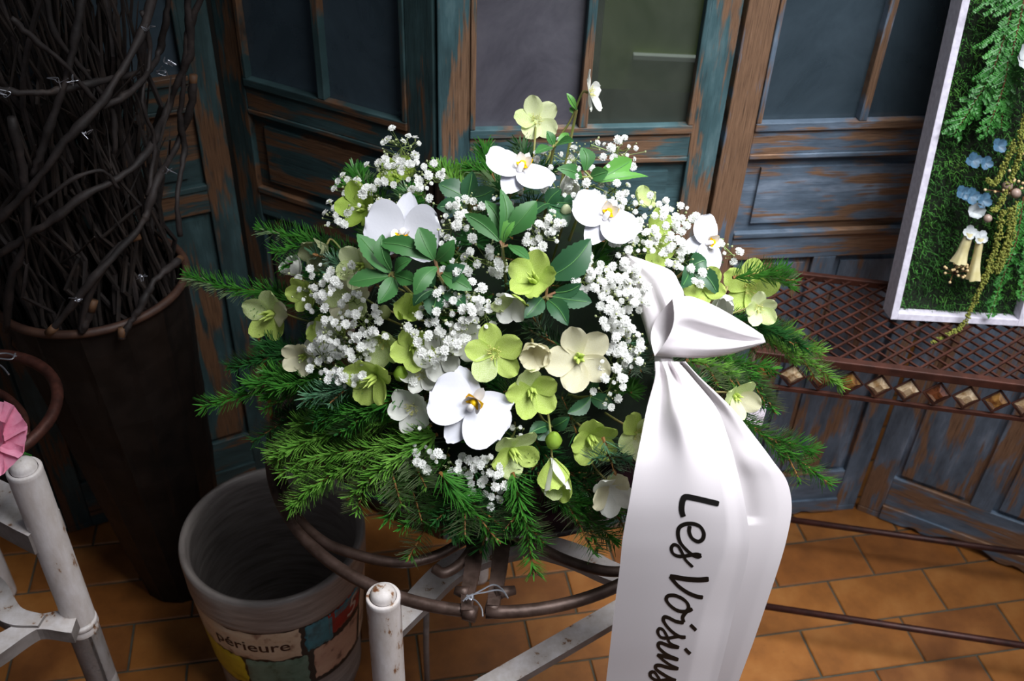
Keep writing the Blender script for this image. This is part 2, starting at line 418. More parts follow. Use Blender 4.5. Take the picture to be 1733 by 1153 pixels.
while s < SL - .02:
    c = RP(s, -.001, gz); X, Z, Yv = ex, Vector((0, 0, 1)), -ey
    fm = MB(); q = [c + Z * hh, c + X * hw, c - Z * hh, c - X * hw]
    for i in range(4): fm.tube([q[i], q[(i + 1) % 4]], .0016, 5)
    df = part('diamond_frame', fm, m_rust, rack)
    gb = MB(); o1 = [c + Z * hh * .86, c + X * hw * .86, c - Z * hh * .86, c - X * hw * .86]; o2 = [c + (p - c) * .45 + Yv * .005 for p in o1]
    gb.add(o1 + o2 + [c - Yv * .004], [(0, 1, 5, 4), (1, 2, 6, 5), (2, 3, 7, 6), (3, 0, 4, 7), (4, 5, 6, 7), (1, 0, 8), (2, 1, 8), (3, 2, 8), (0, 3, 8)])
    part('glass_gem', gb, gms[(0, 1, 2, 0, 1, 1, 2, 1)[k % 8]], df)
    s += .0415; k += 1

# ------------------------------------------------------------------ white box frame with moss, leaning on the rack
be = math.radians(12.5)
xP = atz(1507, 541, .668); xb = Vector((1, -.016, 0)).normalized(); nh = Vector((-.016, -1, 0)).normalized()
xw = Vector((0, 0, 1)) * math.cos(be) - nh * math.sin(be); xn = xb.cross(xw).normalized()
if xn.dot(nh) < 0: xn = -xn
BW, BH, BD, BT = .203, .72, .04, .0105
def XP(u, v, d=0): return xP + xb * u + xw * v + xn * d          # d>0 towards the viewer, front face at 0
m_wht = simple('white_washed_box', '#d5d1de', .6, col2='#c2bdcb', vscale=120, bmp=.25)
mossbox = thing('moss_box_frame', 'white wooden box frame filled with green moss leaning on the metal rack', 'frame', tuple(xP))
def xbox(u0, u1, v0, v1, d0, d1):
    return MB().add([XP(u0, v0, d0), XP(u1, v0, d0), XP(u1, v1, d0), XP(u0, v1, d0), XP(u0, v0, d1), XP(u1, v0, d1), XP(u1, v1, d1), XP(u0, v1, d1)],
                    [(0, 3, 2, 1), (4, 5, 6, 7), (0, 1, 5, 4), (1, 2, 6, 5), (2, 3, 7, 6), (3, 0, 4, 7)])
for bx in ((0, BT, 0, BH), (BW - BT, BW, 0, BH), (BT, BW - BT, 0, BT), (BT, BW - BT, BH - BT, BH)):
    part('frame_side', xbox(*bx, -BD, 0), m_wht, mossbox, bevel=.0008)
part('backing_board', xbox(BT, BW - BT, BT, BH - BT, -BD, -.022), simple('moss_ground', '#101c08', .9), mossbox)
m_moss = []
m, nt, bs = newmat('moss'); n = noise(nt, coords(nt), 28, 4, .6)
r = ramp(nt, n, [(.3, '#17400c'), (.5, '#2c661a'), (.68, '#48802a'), (.85, '#66702a')]); nt.links.new(r.outputs[0], bs.inputs['Base Color']); bs.inputs['Roughness'].default_value = .8
m_moss = m
mo = MB(); rm = random.Random(3)
for i in range(15000):
    u, v = rm.uniform(BT, BW - BT), rm.uniform(BT, BH * .86)
    bmpv = .004 * math.sin(u * 60 + 3 * math.sin(v * 20)) * math.sin(v * 45)
    p = XP(u, v, -.020 + bmpv + rm.uniform(-.004, .004)); t = p + xn * rm.uniform(.003, .010) + xb * rm.gauss(0, .004) + xw * rm.gauss(-.001, .004)
    sd = (xb * rm.uniform(-1, 1) + xw * rm.uniform(-1, 1)).normalized() * .0009
    mo.add([p - sd, p + sd, t], [(0, 1, 2)])
part('moss', mo, m_moss, mossbox, kind='stuff')

m_cyp = simple('cypress_green', '#1e5a18', .5, col2='#3c8030', vscale=30)
m_twig = simple('twig_brown', '#4a2b18', .7, col2='#6b4526', vscale=60, bmp=.3)
def uvp(px, py, d=0):
    """point of a pixel on the box front, pushed out by d"""
    rr = ray(px, py); t = (xP - CO).dot(xn) / rr.dot(xn); return CO + rr * t + xn * d
def frond(name, label, pts, wid, seed, d=.004, grp='cypress fronds in the moss box'):
    rf = random.Random(seed)
    base = uvp(*pts[0], d)
    t = thing(name, label, 'foliage', tuple(base), grp)
    pl = cr([tuple(uvp(x, y, d + .004 * math.sin(i))) for i, (x, y) in enumerate(pts)], 8)
    N = len(pl); part('stem', MB().tube(pl, [.0013 * (1 - .6 * i / N) for i in range(N)], 5), m_twig, t)
    lf = MB(); tot = sum((Vector(pl[i + 1]) - Vector(pl[i])).length for i in range(N - 1))
    step = .0042; n = int(tot / step)
    for k in range(n):
        f = (k + .5) / n * (N - 1); i = int(f); p = Vector(pl[i]).lerp(Vector(pl[min(i + 1, N - 1)]), f - i)
        dr = (Vector(pl[min(i + 1, N - 1)]) - Vector(pl[i])).normalized()
        sd = dr.cross(xn).normalized() * (1 if k % 2 else -1)
        Ln = wid * (1 - .7 * k / n) * rf.choice((.35, .6, .85, 1.05)) * rf.uniform(.85, 1.1)
        q = (dr * rf.uniform(.5, 1.3) + sd + xn * rf.uniform(-.15, .25)).normalized()
        s2 = q.cross(xn).normalized()
        m_ = max(3, int(Ln / .0028)); pr = p; droop = -xn * .0006
        lf.tube([p, p + q * Ln], [.0012, .0004], 4)
        for j in range(1, m_):
            c = p + q * (Ln * j / m_)
            for w in (-1, 1):
                l2 = .0085 * (1 - .6 * j / m_) * rf.uniform(.7, 1.1) * min(1, wid / .03)
                e_ = c + (q * .8 + s2 * w).normalized() * l2 + xn * rf.uniform(-.002, .002)
                h_ = (q * -.8 * w + s2).normalized() * .0017
                mid = (c + e_) / 2
                lf.add([c, mid + h_, e_, mid - h_ + xn * .0006], [(0, 1, 2, 3)])
    part('leaf_scales', lf, m_cyp, t, kind='stuff')
    return t
frond('cypress_frond', 'broad green cypress frond sweeping down the left side of the moss box', [(1722, -50), (1696, 50), (1672, 120), (1645, 170), (1612, 225)], .062, 1, .009)
frond('cypress_frond', 'cypress frond with reddish stem hanging at the top of the moss box', [(1735, -50), (1720, 20), (1706, 80), (1694, 150), (1690, 215)], .045, 2, .012)
frond('cypress_frond', 'feathery cypress frond between the big frond and the green tassel', [(1700, 90), (1690, 140), (1672, 190), (1660, 225)], .038, 3, .014)
frond('cypress_frond', 'cypress frond drooping over the lower right corner of the moss box', [(1728, 330), (1715, 400), (1690, 470), (1672, 530)], .03, 4, .008)
frond('cypress_frond', 'cypress frond at the right edge of the moss box behind the tassels', [(1745, 330), (1738, 420), (1722, 500)], .03, 5, .006)

m_amar = simple('amaranth_green', '#66722a', .8, col2='#8a8838', vscale=300, bmp=.5)
def blob(mb, c, r, rf, sx=1.0, n=5):
    """small faceted grain"""
    c = Vector(c); vs = [c + Vector((0, 0, r))]
    for i in (1, 2):
        for k in range(n):
            a = 2 * PI * k / n + i; rr = r * .9 * rf.uniform(.8, 1.1)
            vs.append(c + Vector((math.cos(a) * rr * sx, math.sin(a) * rr * sx, r * (.4 if i == 1 else -.45))))
    vs.append(c - Vector((0, 0, r)))
    fs = [(0, 1 + k, 1 + (k + 1) % n) for k in range(n)] + [(1 + k, 1 + n + k, 1 + n + (k + 1) % n, 1 + (k + 1) % n) for k in range(n)] + [(2 * n + 1, 1 + n + (k + 1) % n, 1 + n + k) for k in range(n)]
    mb.add(vs, fs)
def tassel(label, strands, seed):
    rf = random.Random(seed); base = uvp(*strands[0][0][:2], .02)
    t = thing('amaranth_tassel', label, 'flower', tuple(base), 'green amaranth tassels in the moss box')
    for st in strands:
        pl = cr([tuple(uvp(x, y, d)) for x, y, d in st], 10); mb = MB(); mb.tube(pl, .0012, 5)
        for i in range(len(pl) - 1):
            for q in range(9):
                p = Vector(pl[i]).lerp(Vector(pl[i + 1]), rf.random())
                w = .0052 * (1 - .35 * i / len(pl)) * (1 + .3 * math.sin(i * .9))
                d = Vector((rf.gauss(0, 1), rf.gauss(0, 1), rf.gauss(0, 1))).normalized() * w * rf.uniform(.5, 1)
                blob(mb, p + d, .0017, rf, n=4)
        part('strand', mb, m_amar, t)
tassel('long green amaranth tassel trailing down over the white frame edge', [[(1728, 190, .016), (1716, 225, .022), (1714, 260, .02), (1700, 300, .02), (1680, 345, .018), (1672, 350, .016)], [(1706, 235, .02), (1690, 280, .016), (1676, 305, .016), (1665, 300, .012)]], 5)
tassel('lower green amaranth tassels hanging past the cream trumpet flowers to the rack', [[(1690, 350, .015), (1680, 400, .018), (1664, 450, .018), (1645, 500, .014), (1622, 545, .014), (1600, 560, .014), (1574, 574, .012)], [(1702, 345, .018), (1694, 400, .02), (1678, 440, .018), (1655, 470, .014)], [(1712, 340, .016), (1702, 400, .018), (1688, 440, .016), (1682, 455, .014)]], 6)

def petal_grid(L, w, cup=.25, twist=0, n=6, m=5, shape=None, seed=0, ruffle=0.0, tip=.35, curlw=.25):
    """petal along +X from the origin, rising towards +Z with cup"""
    rf = random.Random(seed); rows = []
    ph = rf.uniform(0, 6)
    for i in range(n + 1):
        t = i / n
        if shape: hw = shape(t) * w / 2
        else: hw = w / 2 * (math.sin(PI * min(1, (t * .92 + .05))) ** tip) * (.35 + .65 * min(1, t * 2.2))
        if i == n and not shape: hw = w / 2 * .22
        row = []
        for j in range(m + 1):
            s = j / m * 2 - 1
            x = L * t - (L * .05 * s * s if i == n else 0)
            z = cup * L * t * t * .6 + curlw * hw * s * s + ruffle * L * math.sin(ph + 5 * s + 3 * t) * t * abs(s)
            row.append(Vector((x, hw * s, z)))
        rows.append(row)
    return rows

m_blue = simple('blue_petal', '#2a475c', .5, col2='#3f637c', vscale=80)
m_whp = simple('white_dried_petal', '#b4b8ba', .5, col2='#94999a', vscale=60)
m_crm = simple('cream_trumpet', '#c8bc86', .5, col2='#d9cfa4', vscale=50)
m_bery = simple('mauve_berry', '#8a7468', .4, col2='#9c867a', vscale=60)
m_seed = simple('pale_seed', '#b59a6a', .5, col2='#cdb58a', vscale=60)
def orient(p, n, roll=0.0, scale=1.0):
    n = Vector(n).normalized(); X = cR - n * cR.dot(n)
    if X.length < .05: X = cU - n * cU.dot(n)
    X.normalize(); Y = n.cross(X); c, s = math.cos(roll), math.sin(roll)
    X2 = X * c + Y * s; Y2 = Y * c - X * s
    return Matrix(((X2.x * scale, Y2.x * scale, n.x * scale, p[0]), (X2.y * scale, Y2.y * scale, n.y * scale, p[1]), (X2.z * scale, Y2.z * scale, n.z * scale, p[2]), (0, 0, 0, 1)))
def child(name, me, parent, M=None, kind=None, label=None):
    o = bpy.data.objects.new(name, me); COL.objects.link(o); o.parent = parent
    if M is not None: o.matrix_local = M
    if kind: o['kind'] = kind
    if label: o['label'] = label
    return o
def mthing(name, label, cat, M, group=None):
    o = bpy.data.objects.new(name, None); COL.objects.link(o); o.empty_display_size = .01; o.matrix_world = M
    o['label'] = label; o['category'] = cat
    if group: o['group'] = group
    return o
_pm = {}
def cached(key, fn):
    if key not in _pm: _pm[key] = fn()
    return _pm[key]
def box_flower(label, px, py, size, mat, n=4, cup=.3, seed=0, grp='dried florets in the moss box', dx=0, d=.014):
    M = orient(uvp(px, py, d), -cF + cR * dx, seed, 1.0)
    t = mthing('small_flower', label, 'flower', M, grp)
    me = cached(('bf', mat.name, size, n), lambda: MB().grid(petal_grid(size, size * .95, cup)).mesh('petal', mat, True))
    for k in range(n):
        child('petal', me, t, Matrix.Rotation(2 * PI * k / n + .2, 4, 'Z') @ Matrix.Rotation(-cup - .1 * (k % 2), 4, 'Y'))
    sm = MB().tube([(0, 0, 0), (0, 0, -.012)], .0008, 5); part('stem', sm, m_cyp, t, local=True)
    return t
for i, (x, y, s, lab) in enumerate(((1640, 268, .013, 'small blue floret under the big cypress frond, leftmost of its row'), (1661, 272, .011, 'small blue floret right of the leftmost one under the cypress frond'), (1683, 243, .012, 'small faded blue floret high beside the long amaranth tassel'),
                                    (1636, 328, .014, 'blue floret just above the white trumpet flower'), (1657, 335, .013, 'darker blue floret between the white flower and amaranth tassel'), (1622, 322, .012, 'blue floret at the left, touching the moss, over the white flowers'))):
    box_flower(lab, x, y, s, m_blue, 4, .2, i)
box_flower('white dried floret with pointed petals over the cream trumpets', 1640, 354, .018, m_whp, 4, .5, 3)
box_flower('big white petals at the right edge of the moss box, upper bloom', 1728, 95, .028, m_whp, 5, .35, 1, d=.024)
box_flower('greenish white bloom below the upper white one at the right edge', 1732, 145, .026, m_whp, 5, .5, 2, d=.022)
def trumpet(label, x0, y0, x1, y1, r0, r1, seed):
    a, b = uvp(x0, y0, .02), uvp(x1, y1, .014); t = thing('trumpet_flower', label, 'flower', tuple(a), 'cream trumpet flowers in the moss box')
    d = (b - a); X = d.cross(xn).normalized(); Y = X.cross(d).normalized(); rows = []
    for i in range(9):
        f = i / 8; rr = (r0 + (r1 - r0) * f ** 1.3) * (1 + .10 * math.sin(f * 7 + seed)); rows.append([a + d * f + (X * math.cos(2 * PI * k / 14) + Y * math.sin(2 * PI * k / 14)) * rr * (1 + .28 * f * math.sin(k * 2.2 + seed + f * 2)) for k in range(14)])
    part('corolla', MB().grid(rows, wrap=True), m_crm, t, smooth=True)
    for k in range(4):
        g = petal_grid(.011, .011, .4, seed=k); M = Matrix.Translation(a) @ orient((0, 0, 0), -cF, k * PI / 2 + seed)
        part('petal', MB().grid([[M @ v for v in r] for r in g]), m_whp, t, smooth=True)
trumpet('left cream trumpet flower with a white cap in the moss box', 1632, 386, 1616, 438, .005, .010, 0)
trumpet('right, longer cream trumpet flower in the moss box', 1650, 394, 1640, 466, .0045, .009, 1)
def berries(label, x, y, pts, mat, r, cat='berries', name='berry_cluster'):
    t = thing(name, label, cat, tuple(uvp(x, y, .012)))
    sm = MB()
    for i, (dx, dy) in enumerate(pts):
        p = uvp(x + dx, y + dy, .016 + .003 * math.sin(i * 2)); mb = MB(); mb.lathe([(r * math.sin(a), -r * math.cos(a)) for a in [PI * k / 8 for k in range(9)]], p, 10)
        part('berry', mb, mat, t, smooth=True); sm.tube([uvp(x, y + 6, .002), p], .0006, 4)
    part('stem', sm, m_twig, t)
berries('pair of mauve berries above the lower amaranth tassels', 1704, 312, [(-7, -3), (6, 9)], m_bery, .0072)
berries('single mauve berry beside the white floret and tassel', 1664, 364, [(0, 0)], m_bery, .0062)
rb = random.Random(2)
berries('cluster of tiny pale seeds around the two mauve berries', 1706, 318, [(rb.gauss(0, 13), rb.gauss(0, 11)) for _ in range(26)], m_seed, .0021, 'seeds', 'seed_cluster')
berries('cluster of tiny golden seeds at the foot of the cream trumpets', 1612, 456, [(rb.gauss(0, 10) + k * .4, rb.gauss(0, 9) - k * .6) for k in range(26)], m_seed, .0021, 'seeds', 'seed_cluster')
berries('tiny pale seeds at the right edge beside the long tassel', 1729, 262, [(rb.gauss(0, 5), rb.gauss(0, 6)) for _ in range(10)], m_seed, .0021, 'seeds', 'seed_cluster')
# ------------------------------------------------------------------ tall dark vase with a bundle of twisted branches
VX, VY, VZ = -.642, 1.232, .68
m_vase = simple('dark_vase_bark', '#120e0c', .5, col2='#1e1815', vscale=25, bmp=.6, spec=.25)
m_vrim = simple('vase_rim_brown', '#37221a', .6, col2='#4a3022', vscale=40, bmp=.4)
vase = thing('tall_vase', 'tall tapering dark brown floor vase holding a bundle of twisted branches', 'vase', (VX, VY, 0))
nfac = 14
vb = MB(); rows = []
for i in range(15):
    t = i / 14; r = .078 + (.140 - .078) * t ** .9; z = VZ * t
    rows.append([Vector((VX + .03 * (1 - t) + r * math.cos(a), VY + r * math.sin(a), z)) for a in [2 * PI * k / 84 for k in range(84)]])
for row_i, row in enumerate(rows):      # shallow bark staves
    c = Vector((VX + .03 * (1 - row_i / 14), VY, 0))
    for k, p in enumerate(row):
        f = 1 - .022 * abs(math.sin(PI * k / 6)) ** .3 + .01 * math.sin(row_i * 2.2 + k // 6)
        row[k] = Vector((c.x + (p.x - c.x) * f, c.y + (p.y - c.y) * f, p.z))
vb.grid(rows, wrap=True)
inner = [[Vector((p.x * .93 + VX * .07, p.y * .93 + VY * .07, p.z)) for p in rows[14]], [Vector((VX + (p.x - VX) * .8, VY + (p.y - VY) * .8, .45)) for p in rows[14]]]
vb.grid(inner, wrap=True)
vb.add(rows[0], [tuple(range(83, -1, -1))]); vb.add(inner[1], [tuple(range(84))])
part('body', vb, m_vase, vase)
part('rim', MB().tube([(VX + .139 * math.cos(a), VY + .139 * math.sin(a), VZ) for a in [2 * PI * k / 60 for k in range(60)]], .0065, 8, closed=True), m_vrim, vase, smooth=True)
m_br1, nt, bs = newmat('branch_bark')
n = noise(nt, coords(nt), 26, 4, .6); r = ramp(nt, n, [(.3, '#171211'), (.6, '#2b2321'), (.72, '#3f3530'), (.82, '#6a4528')]); nt.links.new(r.outputs[0], bs.inputs['Base Color'])
bs.inputs['Roughness'].default_value = .7; bump(nt, bs, n, .6, .004)
m_br2 = simple('twig_dark', '#17110f', .75, col2='#2b201a', vscale=40, bmp=.4)
m_cut = simple('branch_cut_end', '#5f4026', .7, col2='#4a301c', vscale=80)
bun = thing('branch_bundle', 'bundle of dark gnarled branches and twigs standing in the tall vase', 'branches', (VX, VY, VZ))
bl = [([(-40, 400), (0, 368), (60, 308), (112, 238), (168, 178), (205, 120), (240, 55), (262, -20)], .0062), ([(170, 182), (215, 160), (245, 130), (268, 92), (280, 40), (290, -20)], .005),
      ([(-40, 450), (0, 430), (45, 399), (90, 372), (140, 333), (210, 295), (253, 252), (282, 190), (300, 140), (322, 90), (318, 10), (312, -30)], .0062),
      ([(-60, 150), (0, 152), (50, 157), (97, 154), (165, 139), (235, 124)], .0052), ([(327, 128), (322, 180), (298, 250), (268, 300), (250, 355), (236, 385), (166, 463), (121, 519), (82, 565)], .006),
      ([(307, 437), (285, 455), (264, 472), (250, 495), (236, 522), (220, 548), (204, 573)], .0058), ([(142, -20), (128, 60), (114, 128), (94, 187), (72, 250), (55, 296)], .0055), ([(75, -20), (95, 60), (150, 130), (190, 190), (195, 260)], .004),
      ([(345, -20), (318, 60), (310, 140), (305, 200), (312, 260), (300, 330), (305, 400)], .005), ([(240, 20), (255, 90), (240, 170), (262, 240), (250, 330)], .0035), ([(10, 560), (20, 470), (45, 400), (40, 300), (20, 200)], .006),
      ([(160, 510), (145, 548), (138, 560), (150, 500), (190, 430), (235, 400)], .006), ([(20, 30), (60, 70), (110, 110), (160, 170)], .0038), ([(60, 350), (130, 300), (175, 290), (200, 320)], .0032)]
for k, (pts, r) in enumerate(bl):
    w = [tuple(on_cyl(x, y, VX, VY, .157 - .004 * (k % 4))) for x, y in pts]
    pl = cr(w, 6); N = len(pl); rb_ = random.Random(k)
    pl = [Vector(p) + Vector((rb_.gauss(0, .0006), rb_.gauss(0, .0006), rb_.gauss(0, .0006))) for p in pl]
    o = part('branch', MB().tube(pl, [r * (1 + .12 * math.sin(i * 1.3 + k)) * (.85 + .15 * math.sin(i * .37)) for i in range(N)], 8), m_br1, bun, smooth=True)
    if k in (4, 5, 2, 0, 11):
        for e_, e2 in ((pl[-1], pl[-2]), (pl[0], pl[1])):
            e_, e2 = Vector(e_), Vector(e2); d = (e_ - e2).normalized()
            if e_.z < 1.3: part('cut_end', MB().tube([e_ - d * .016, e_ + d * .001], r * .97, 8), m_cut, o, smooth=True)
rt = random.Random(11); thick = []
tw = MB(); tw2 = []
for k in range(230):
    a = rt.uniform(0, 2 * PI); r0 = .125 * math.sqrt(rt.random()); p = Vector((VX + r0 * math.cos(a), VY + r0 * math.sin(a), .60 + rt.uniform(-.04, .04)))
    a2 = a + rt.gauss(0, .6); r1 = .14 * rt.uniform(.5, 1.05); top = Vector((VX + r1 * math.cos(a2), VY + r1 * math.sin(a2), rt.uniform(.95, 1.42)))
    pl = [p]
    for i in range(1, 9):
        q = p.lerp(top, i / 8) + Vector((rt.gauss(0, .009), rt.gauss(0, .009), 0)); dx, dy = q.x - VX, q.y - VY; rr = math.hypot(dx, dy)
        if rr > .148: q.x, q.y = VX + dx * .148 / rr, VY + dy * .148 / rr
        pl.append(q)
    rad = rt.uniform(.0015, .0042)
    if k < 70: tw2.append((pl, rad))
    else: tw.tube(pl, [rad * (1 - .06 * i) for i in range(9)], 5)
    if k % 2:
        q = pl[4]; d = Vector((rt.gauss(0, .05), rt.gauss(0, .05), .09)); tw.tube([q, q + d * .5 + Vector((.004, 0, 0)), q + d], [rad * .6, rad * .5, rad * .3], 4)
for pl, rad in tw2:
    part('twig', MB().tube(cr([tuple(p) for p in pl], 2), rad, 5), m_br1 if rad > .0028 else m_br2, bun)
part('fine_twigs', tw, m_br2, bun, kind='stuff')
m_wire = simple('silver_wire', '#a9aab2', .4, .8)
def wire_knot(par, c, sc, seed, rad=.0007):
    rw = random.Random(seed); mb = MB()
    for k in range(3):
        pts = [Vector(c) + Vector((rw.gauss(0, 1), rw.gauss(0, .5), rw.gauss(0, .7))) * sc for _ in range(4)]
        mb.tube(cr([tuple(p) for p in pts], 6), rad, 4)
    part('wire_twist', mb, m_wire, par)
for i, (x, y) in enumerate(((128, 505), (122, 138), (100, 133), (250, 44), (283, 104), (285, 290), (240, 470), (146, 225), (275, 125), (5, 158))):
    wire_knot(bun, on_cyl(x, y, VX, VY, .166), .005, i, .0005)
# twisted ring of a thinner branch round the bundle foot
# ------------------------------------------------------------------ grey stoneware pot with patchwork glaze
PX, PY, PZ, PR = -.359, 1.032, .36, .142
m_pot, nt, bs = newmat('stoneware_grey')
n = noise(nt, coords(nt, (1, 1, 9)), 14, 4, .6); r = ramp(nt, n, [(.3, '#6e6560'), (.55, '#8c837e'), (.8, '#a0978f')]); nt.links.new(r.outputs[0], bs.inputs['Base Color'])
bs.inputs['Roughness'].default_value = .35; bump(nt, bs, n, .25, .003)
pot = thing('stoneware_pot', 'large grey stoneware pot with patchwork coloured glaze and lettering on the tiled floor', 'pot', (PX, PY, 0))
def prad(z):      # outer wall radius
    t = z / PZ; return .112 + .024 * min(1, t / .8)
prof = [(0.0005, 0), (.106, 0), (.112, .006)] + [(prad(z), z) for z in (.05, .1, .15, .2, .25, .283)] + [(prad(.283) + .004, .288), (.1405, .297), (.1415, .33), (.1425, .351), (.1405, .3585), (.136, .36), (.1305, .356), (.1275, .345)]
for i in range(26):
    z = .34 - i * .0125; prof.append((.1265 - .0012 * i * .35 + (.0016 if i % 2 else 0), z))
prof += [(.10, .017), (.0005, .016)]
part('body', MB().lathe(prof, (PX, PY, 0), 96), m_pot, pot, smooth=True)
m_black_gl = simple('black_glaze_joint', '#15100e', .4, col2='#2a1f1a')
def cpt(a, z, off=0):
    r = prad(z) + off; return Vector((PX + r * math.cos(a), PY + r * math.sin(a), z))
band = MB().grid([[cpt(2 * PI * k / 96, z, .0012) for k in range(96)] for z in (.115, .15, .2, .25, .284)], wrap=True)
part('glaze_band', band, m_black_gl, pot, smooth=True)
def patch(a0, a1, z0, z1, mat, seed, nm='glaze_patch', cut=None):
    rp = random.Random(seed); na, nz = 22, 10; P_ = []
    for i in range(nz + 1):
        row = []
        for j in range(na + 1):
            u, v = j / na, i / nz; a = math.radians(a0 + (a1 - a0) * u); z = z0 + (z1 - z0) * v
            if j in (0, na): a += rp.uniform(-.016, .016)
            if i in (0, nz): z += rp.uniform(-.0028, .0028)
            edge = 1 if 0 < j < na and 0 < i < nz else 0
            row.append(cpt(a, z, .0014 + .0016 * edge))
        P_.append(row)
    part(nm, MB().grid(P_), mat, pot, smooth=True)
def glaze(name, a, b, c=None, sc=40):
    m, nt, bs = newmat(name); n = noise(nt, coords(nt), sc, 4, .6); r = ramp(nt, n, [(.32, c or a), (.42, a), (.7, b)]); nt.links.new(r.outputs[0], bs.inputs['Base Color']); bs.inputs['Roughness'].default_value = .3; return m
gl_cream, gl_blue = glaze('cream_glaze', '#bfa68c', '#cdb9a0', '#8a6a58'), glaze('blue_glaze', '#2f7585', '#3e8a9a', '#1f5560')
gl_red, gl_yel = glaze('red_glaze', '#8a1512', '#a02018', '#54120e'), glaze('yellow_glaze', '#b09a1c', '#c4ad2c', '#8a7416')
gl_grn, gl_pink = glaze('grey_green_glaze', '#5c7868', '#6d8a7a', '#48604e', 50), glaze('brown_cream_glaze', '#b8927c', '#c8a890', '#4a2a20', 30)
# angle of a pixel on the pot wall
def pang(px, py):
    p = on_cyl(px, py, PX, PY, .136); return math.degrees(math.atan2(p.y - PY, p.x - PX)) % 360, p.z
aL, aC, aR = pang(338, 1060)[0], pang(515, 1070)[0], pang(550, 1052)[0]
patch(pang(335, 1050)[0] - 14, aC - 3, .208, .282, gl_cream, 1)
patch(aC, aR + 6, .214, .281, gl_blue, 2); patch(aR + 1, aR + 36, .225, .281, gl_red, 3)
patch(aR + 6, aR + 36, .262, .281, gl_blue, 4)
a_y = pang(405, 1110)[0]
patch(a_y - 50, a_y, .12, .205, gl_yel, 5); patch(a_y + 1.5, aC, .12, .204, gl_grn, 6)
patch(aC + 5, aR + 34, .128, .21, gl_pink, 7); patch(aR + 38, aR + 90, .12, .28, gl_cream, 8); patch(aL - 100, aL - 30, .12, .205, gl_grn, 9); patch(aL - 60, aL - 18, .208, .28, gl_blue, 10)
def cyl_text(txt, ac, zc, size, mat, name, bold=.0, slant=0, label=None):
    cu = bpy.data.curves.new('t', 'FONT'); cu.body = txt; cu.size = size; cu.align_x = 'CENTER'; cu.align_y = 'CENTER'; cu.offset = bold; cu.shear = slant; cu.resolution_u = 4
    ob = bpy.data.objects.new('t', cu); COL.objects.link(ob); dg = bpy.context.evaluated_depsgraph_get(); me0 = ob.evaluated_get(dg).to_mesh()
    mb = MB(); mb.add([cpt(math.radians(ac) + v.co.x / .136, zc + v.co.y, .0034) for v in me0.vertices], [tuple(p.vertices) for p in me0.polygons])
    ob.evaluated_get(dg).to_mesh_clear(); bpy.data.objects.remove(ob)
    part(name, mb, mat, pot, label=label)
cyl_text('périeure', pang(425, 1073)[0] - 3, .246, .036, simple('dark_lettering', '#33150f', .5), 'lettering', .0004)
cyl_text('5', pang(597, 1042)[0] - 1, .252, .056, simple('pale_lettering', '#c2b0a4', .5), 'numerals', .0002, .25)

# ------------------------------------------------------------------ plant stand: white bamboo style posts, flat boards, iron ring basket
m_wood_w, nt, bs = newmat('white_paint_worn')
g = noise(nt, coords(nt, (1, 1, .35)), 48, 5, .65); r = ramp(nt, g, [(.31, '#6b3c22'), (.36, '#8d6b50'), (.395, '#c4bab4'), (.7, '#dcd6d6')]); nt.links.new(r.outputs[0], bs.inputs['Base Color'])
bs.inputs['Roughness'].default_value = .5; bump(nt, bs, g, .3, .002)
m_edge = simple('board_edge_grey', '#8d8683', .6, col2='#6f6763', vscale=30)
m_iron = simple('weathered_iron', '#3a2a22', .5, .45, col2='#524039', vscale=60, bmp=.45)
RX, RY, RZ, RR = -.021, .963, .65, .286
def post(par, x, y, zt, r=.0192, nodes=()):
    pr = [(0.0005, 0), (r * .95, 0), (r, .008)]
    for z in nodes: pr += [(r, z - .012), (r * 1.07, z - .003), (r * .98, z), (r * 1.06, z + .003), (r, z + .012)]
    pr += [(r, zt - .022), (r * .985, zt - .016), (r, zt - .012), (r, zt - .007), (r * .93, zt - .0045), (r * .78, zt - .006)]
    leg = part('leg', MB().lathe(pr, (x, y, 0), 28), m_wood_w, par, smooth=True)
    part('leg_cap', MB().lathe([(r * .74, zt - .008), (r * .74, zt - .002), (r * .62, zt + .003), (r * .35, zt + .0055), (.0004, zt + .0065)], (x, y, 0), 24), m_wood_w, leg, smooth=True)
def board(par, pts, w, h, name='cross_board'):
    pl = [Vector(p) for p in cr(pts, 6)]; N = len(pl); vs = []; W_ = w if isinstance(w, (list, tuple)) else [w] * 2
    for i, p in enumerate(pl):
        t = (pl[min(i + 1, N - 1)] - pl[max(i - 1, 0)]).normalized(); sd = t.cross(Vector((0, 0, 1))).normalized()
        f = i / (N - 1); ww = np.interp(f, np.linspace(0, 1, len(W_)), W_) / 2
        vs += [p - sd * ww, p + sd * ww, p + sd * ww - Vector((0, 0, h)), p - sd * ww - Vector((0, 0, h))]
    mb = MB(); top = [(4 * i, 4 * i + 1, 4 * i + 5, 4 * i + 4) for i in range(N - 1)]
    mb.add(vs, top, 0); o = len(mb.v) - len(vs)
    oth = []
    for i in range(N - 1):
        for k in (1, 2, 3): oth.append((4 * i + k, 4 * i + (k + 1) % 4, 4 * i + 4 + (k + 1) % 4, 4 * i + 4 + k))
    oth += [(0, 3, 2, 1), (4 * N - 4, 4 * N - 3, 4 * N - 2, 4 * N - 1)]
    mb.f += [tuple(i + o for i in f) for f in oth]; mb.m += [1] * len(oth)
    return part(name, mb, [m_wood_w, m_edge], par)
stand = thing('plant_stand', 'white chipped wooden stand with crossed boards carrying the wreath bowl in an iron ring', 'stand', (RX, RY, 0))
fl = atz(648, 1003, .664); FLx, FLy = fl.x, fl.y
legs = [(FLx, FLy), (.262, .800), (.10, 1.262), (-.28, 1.19)]
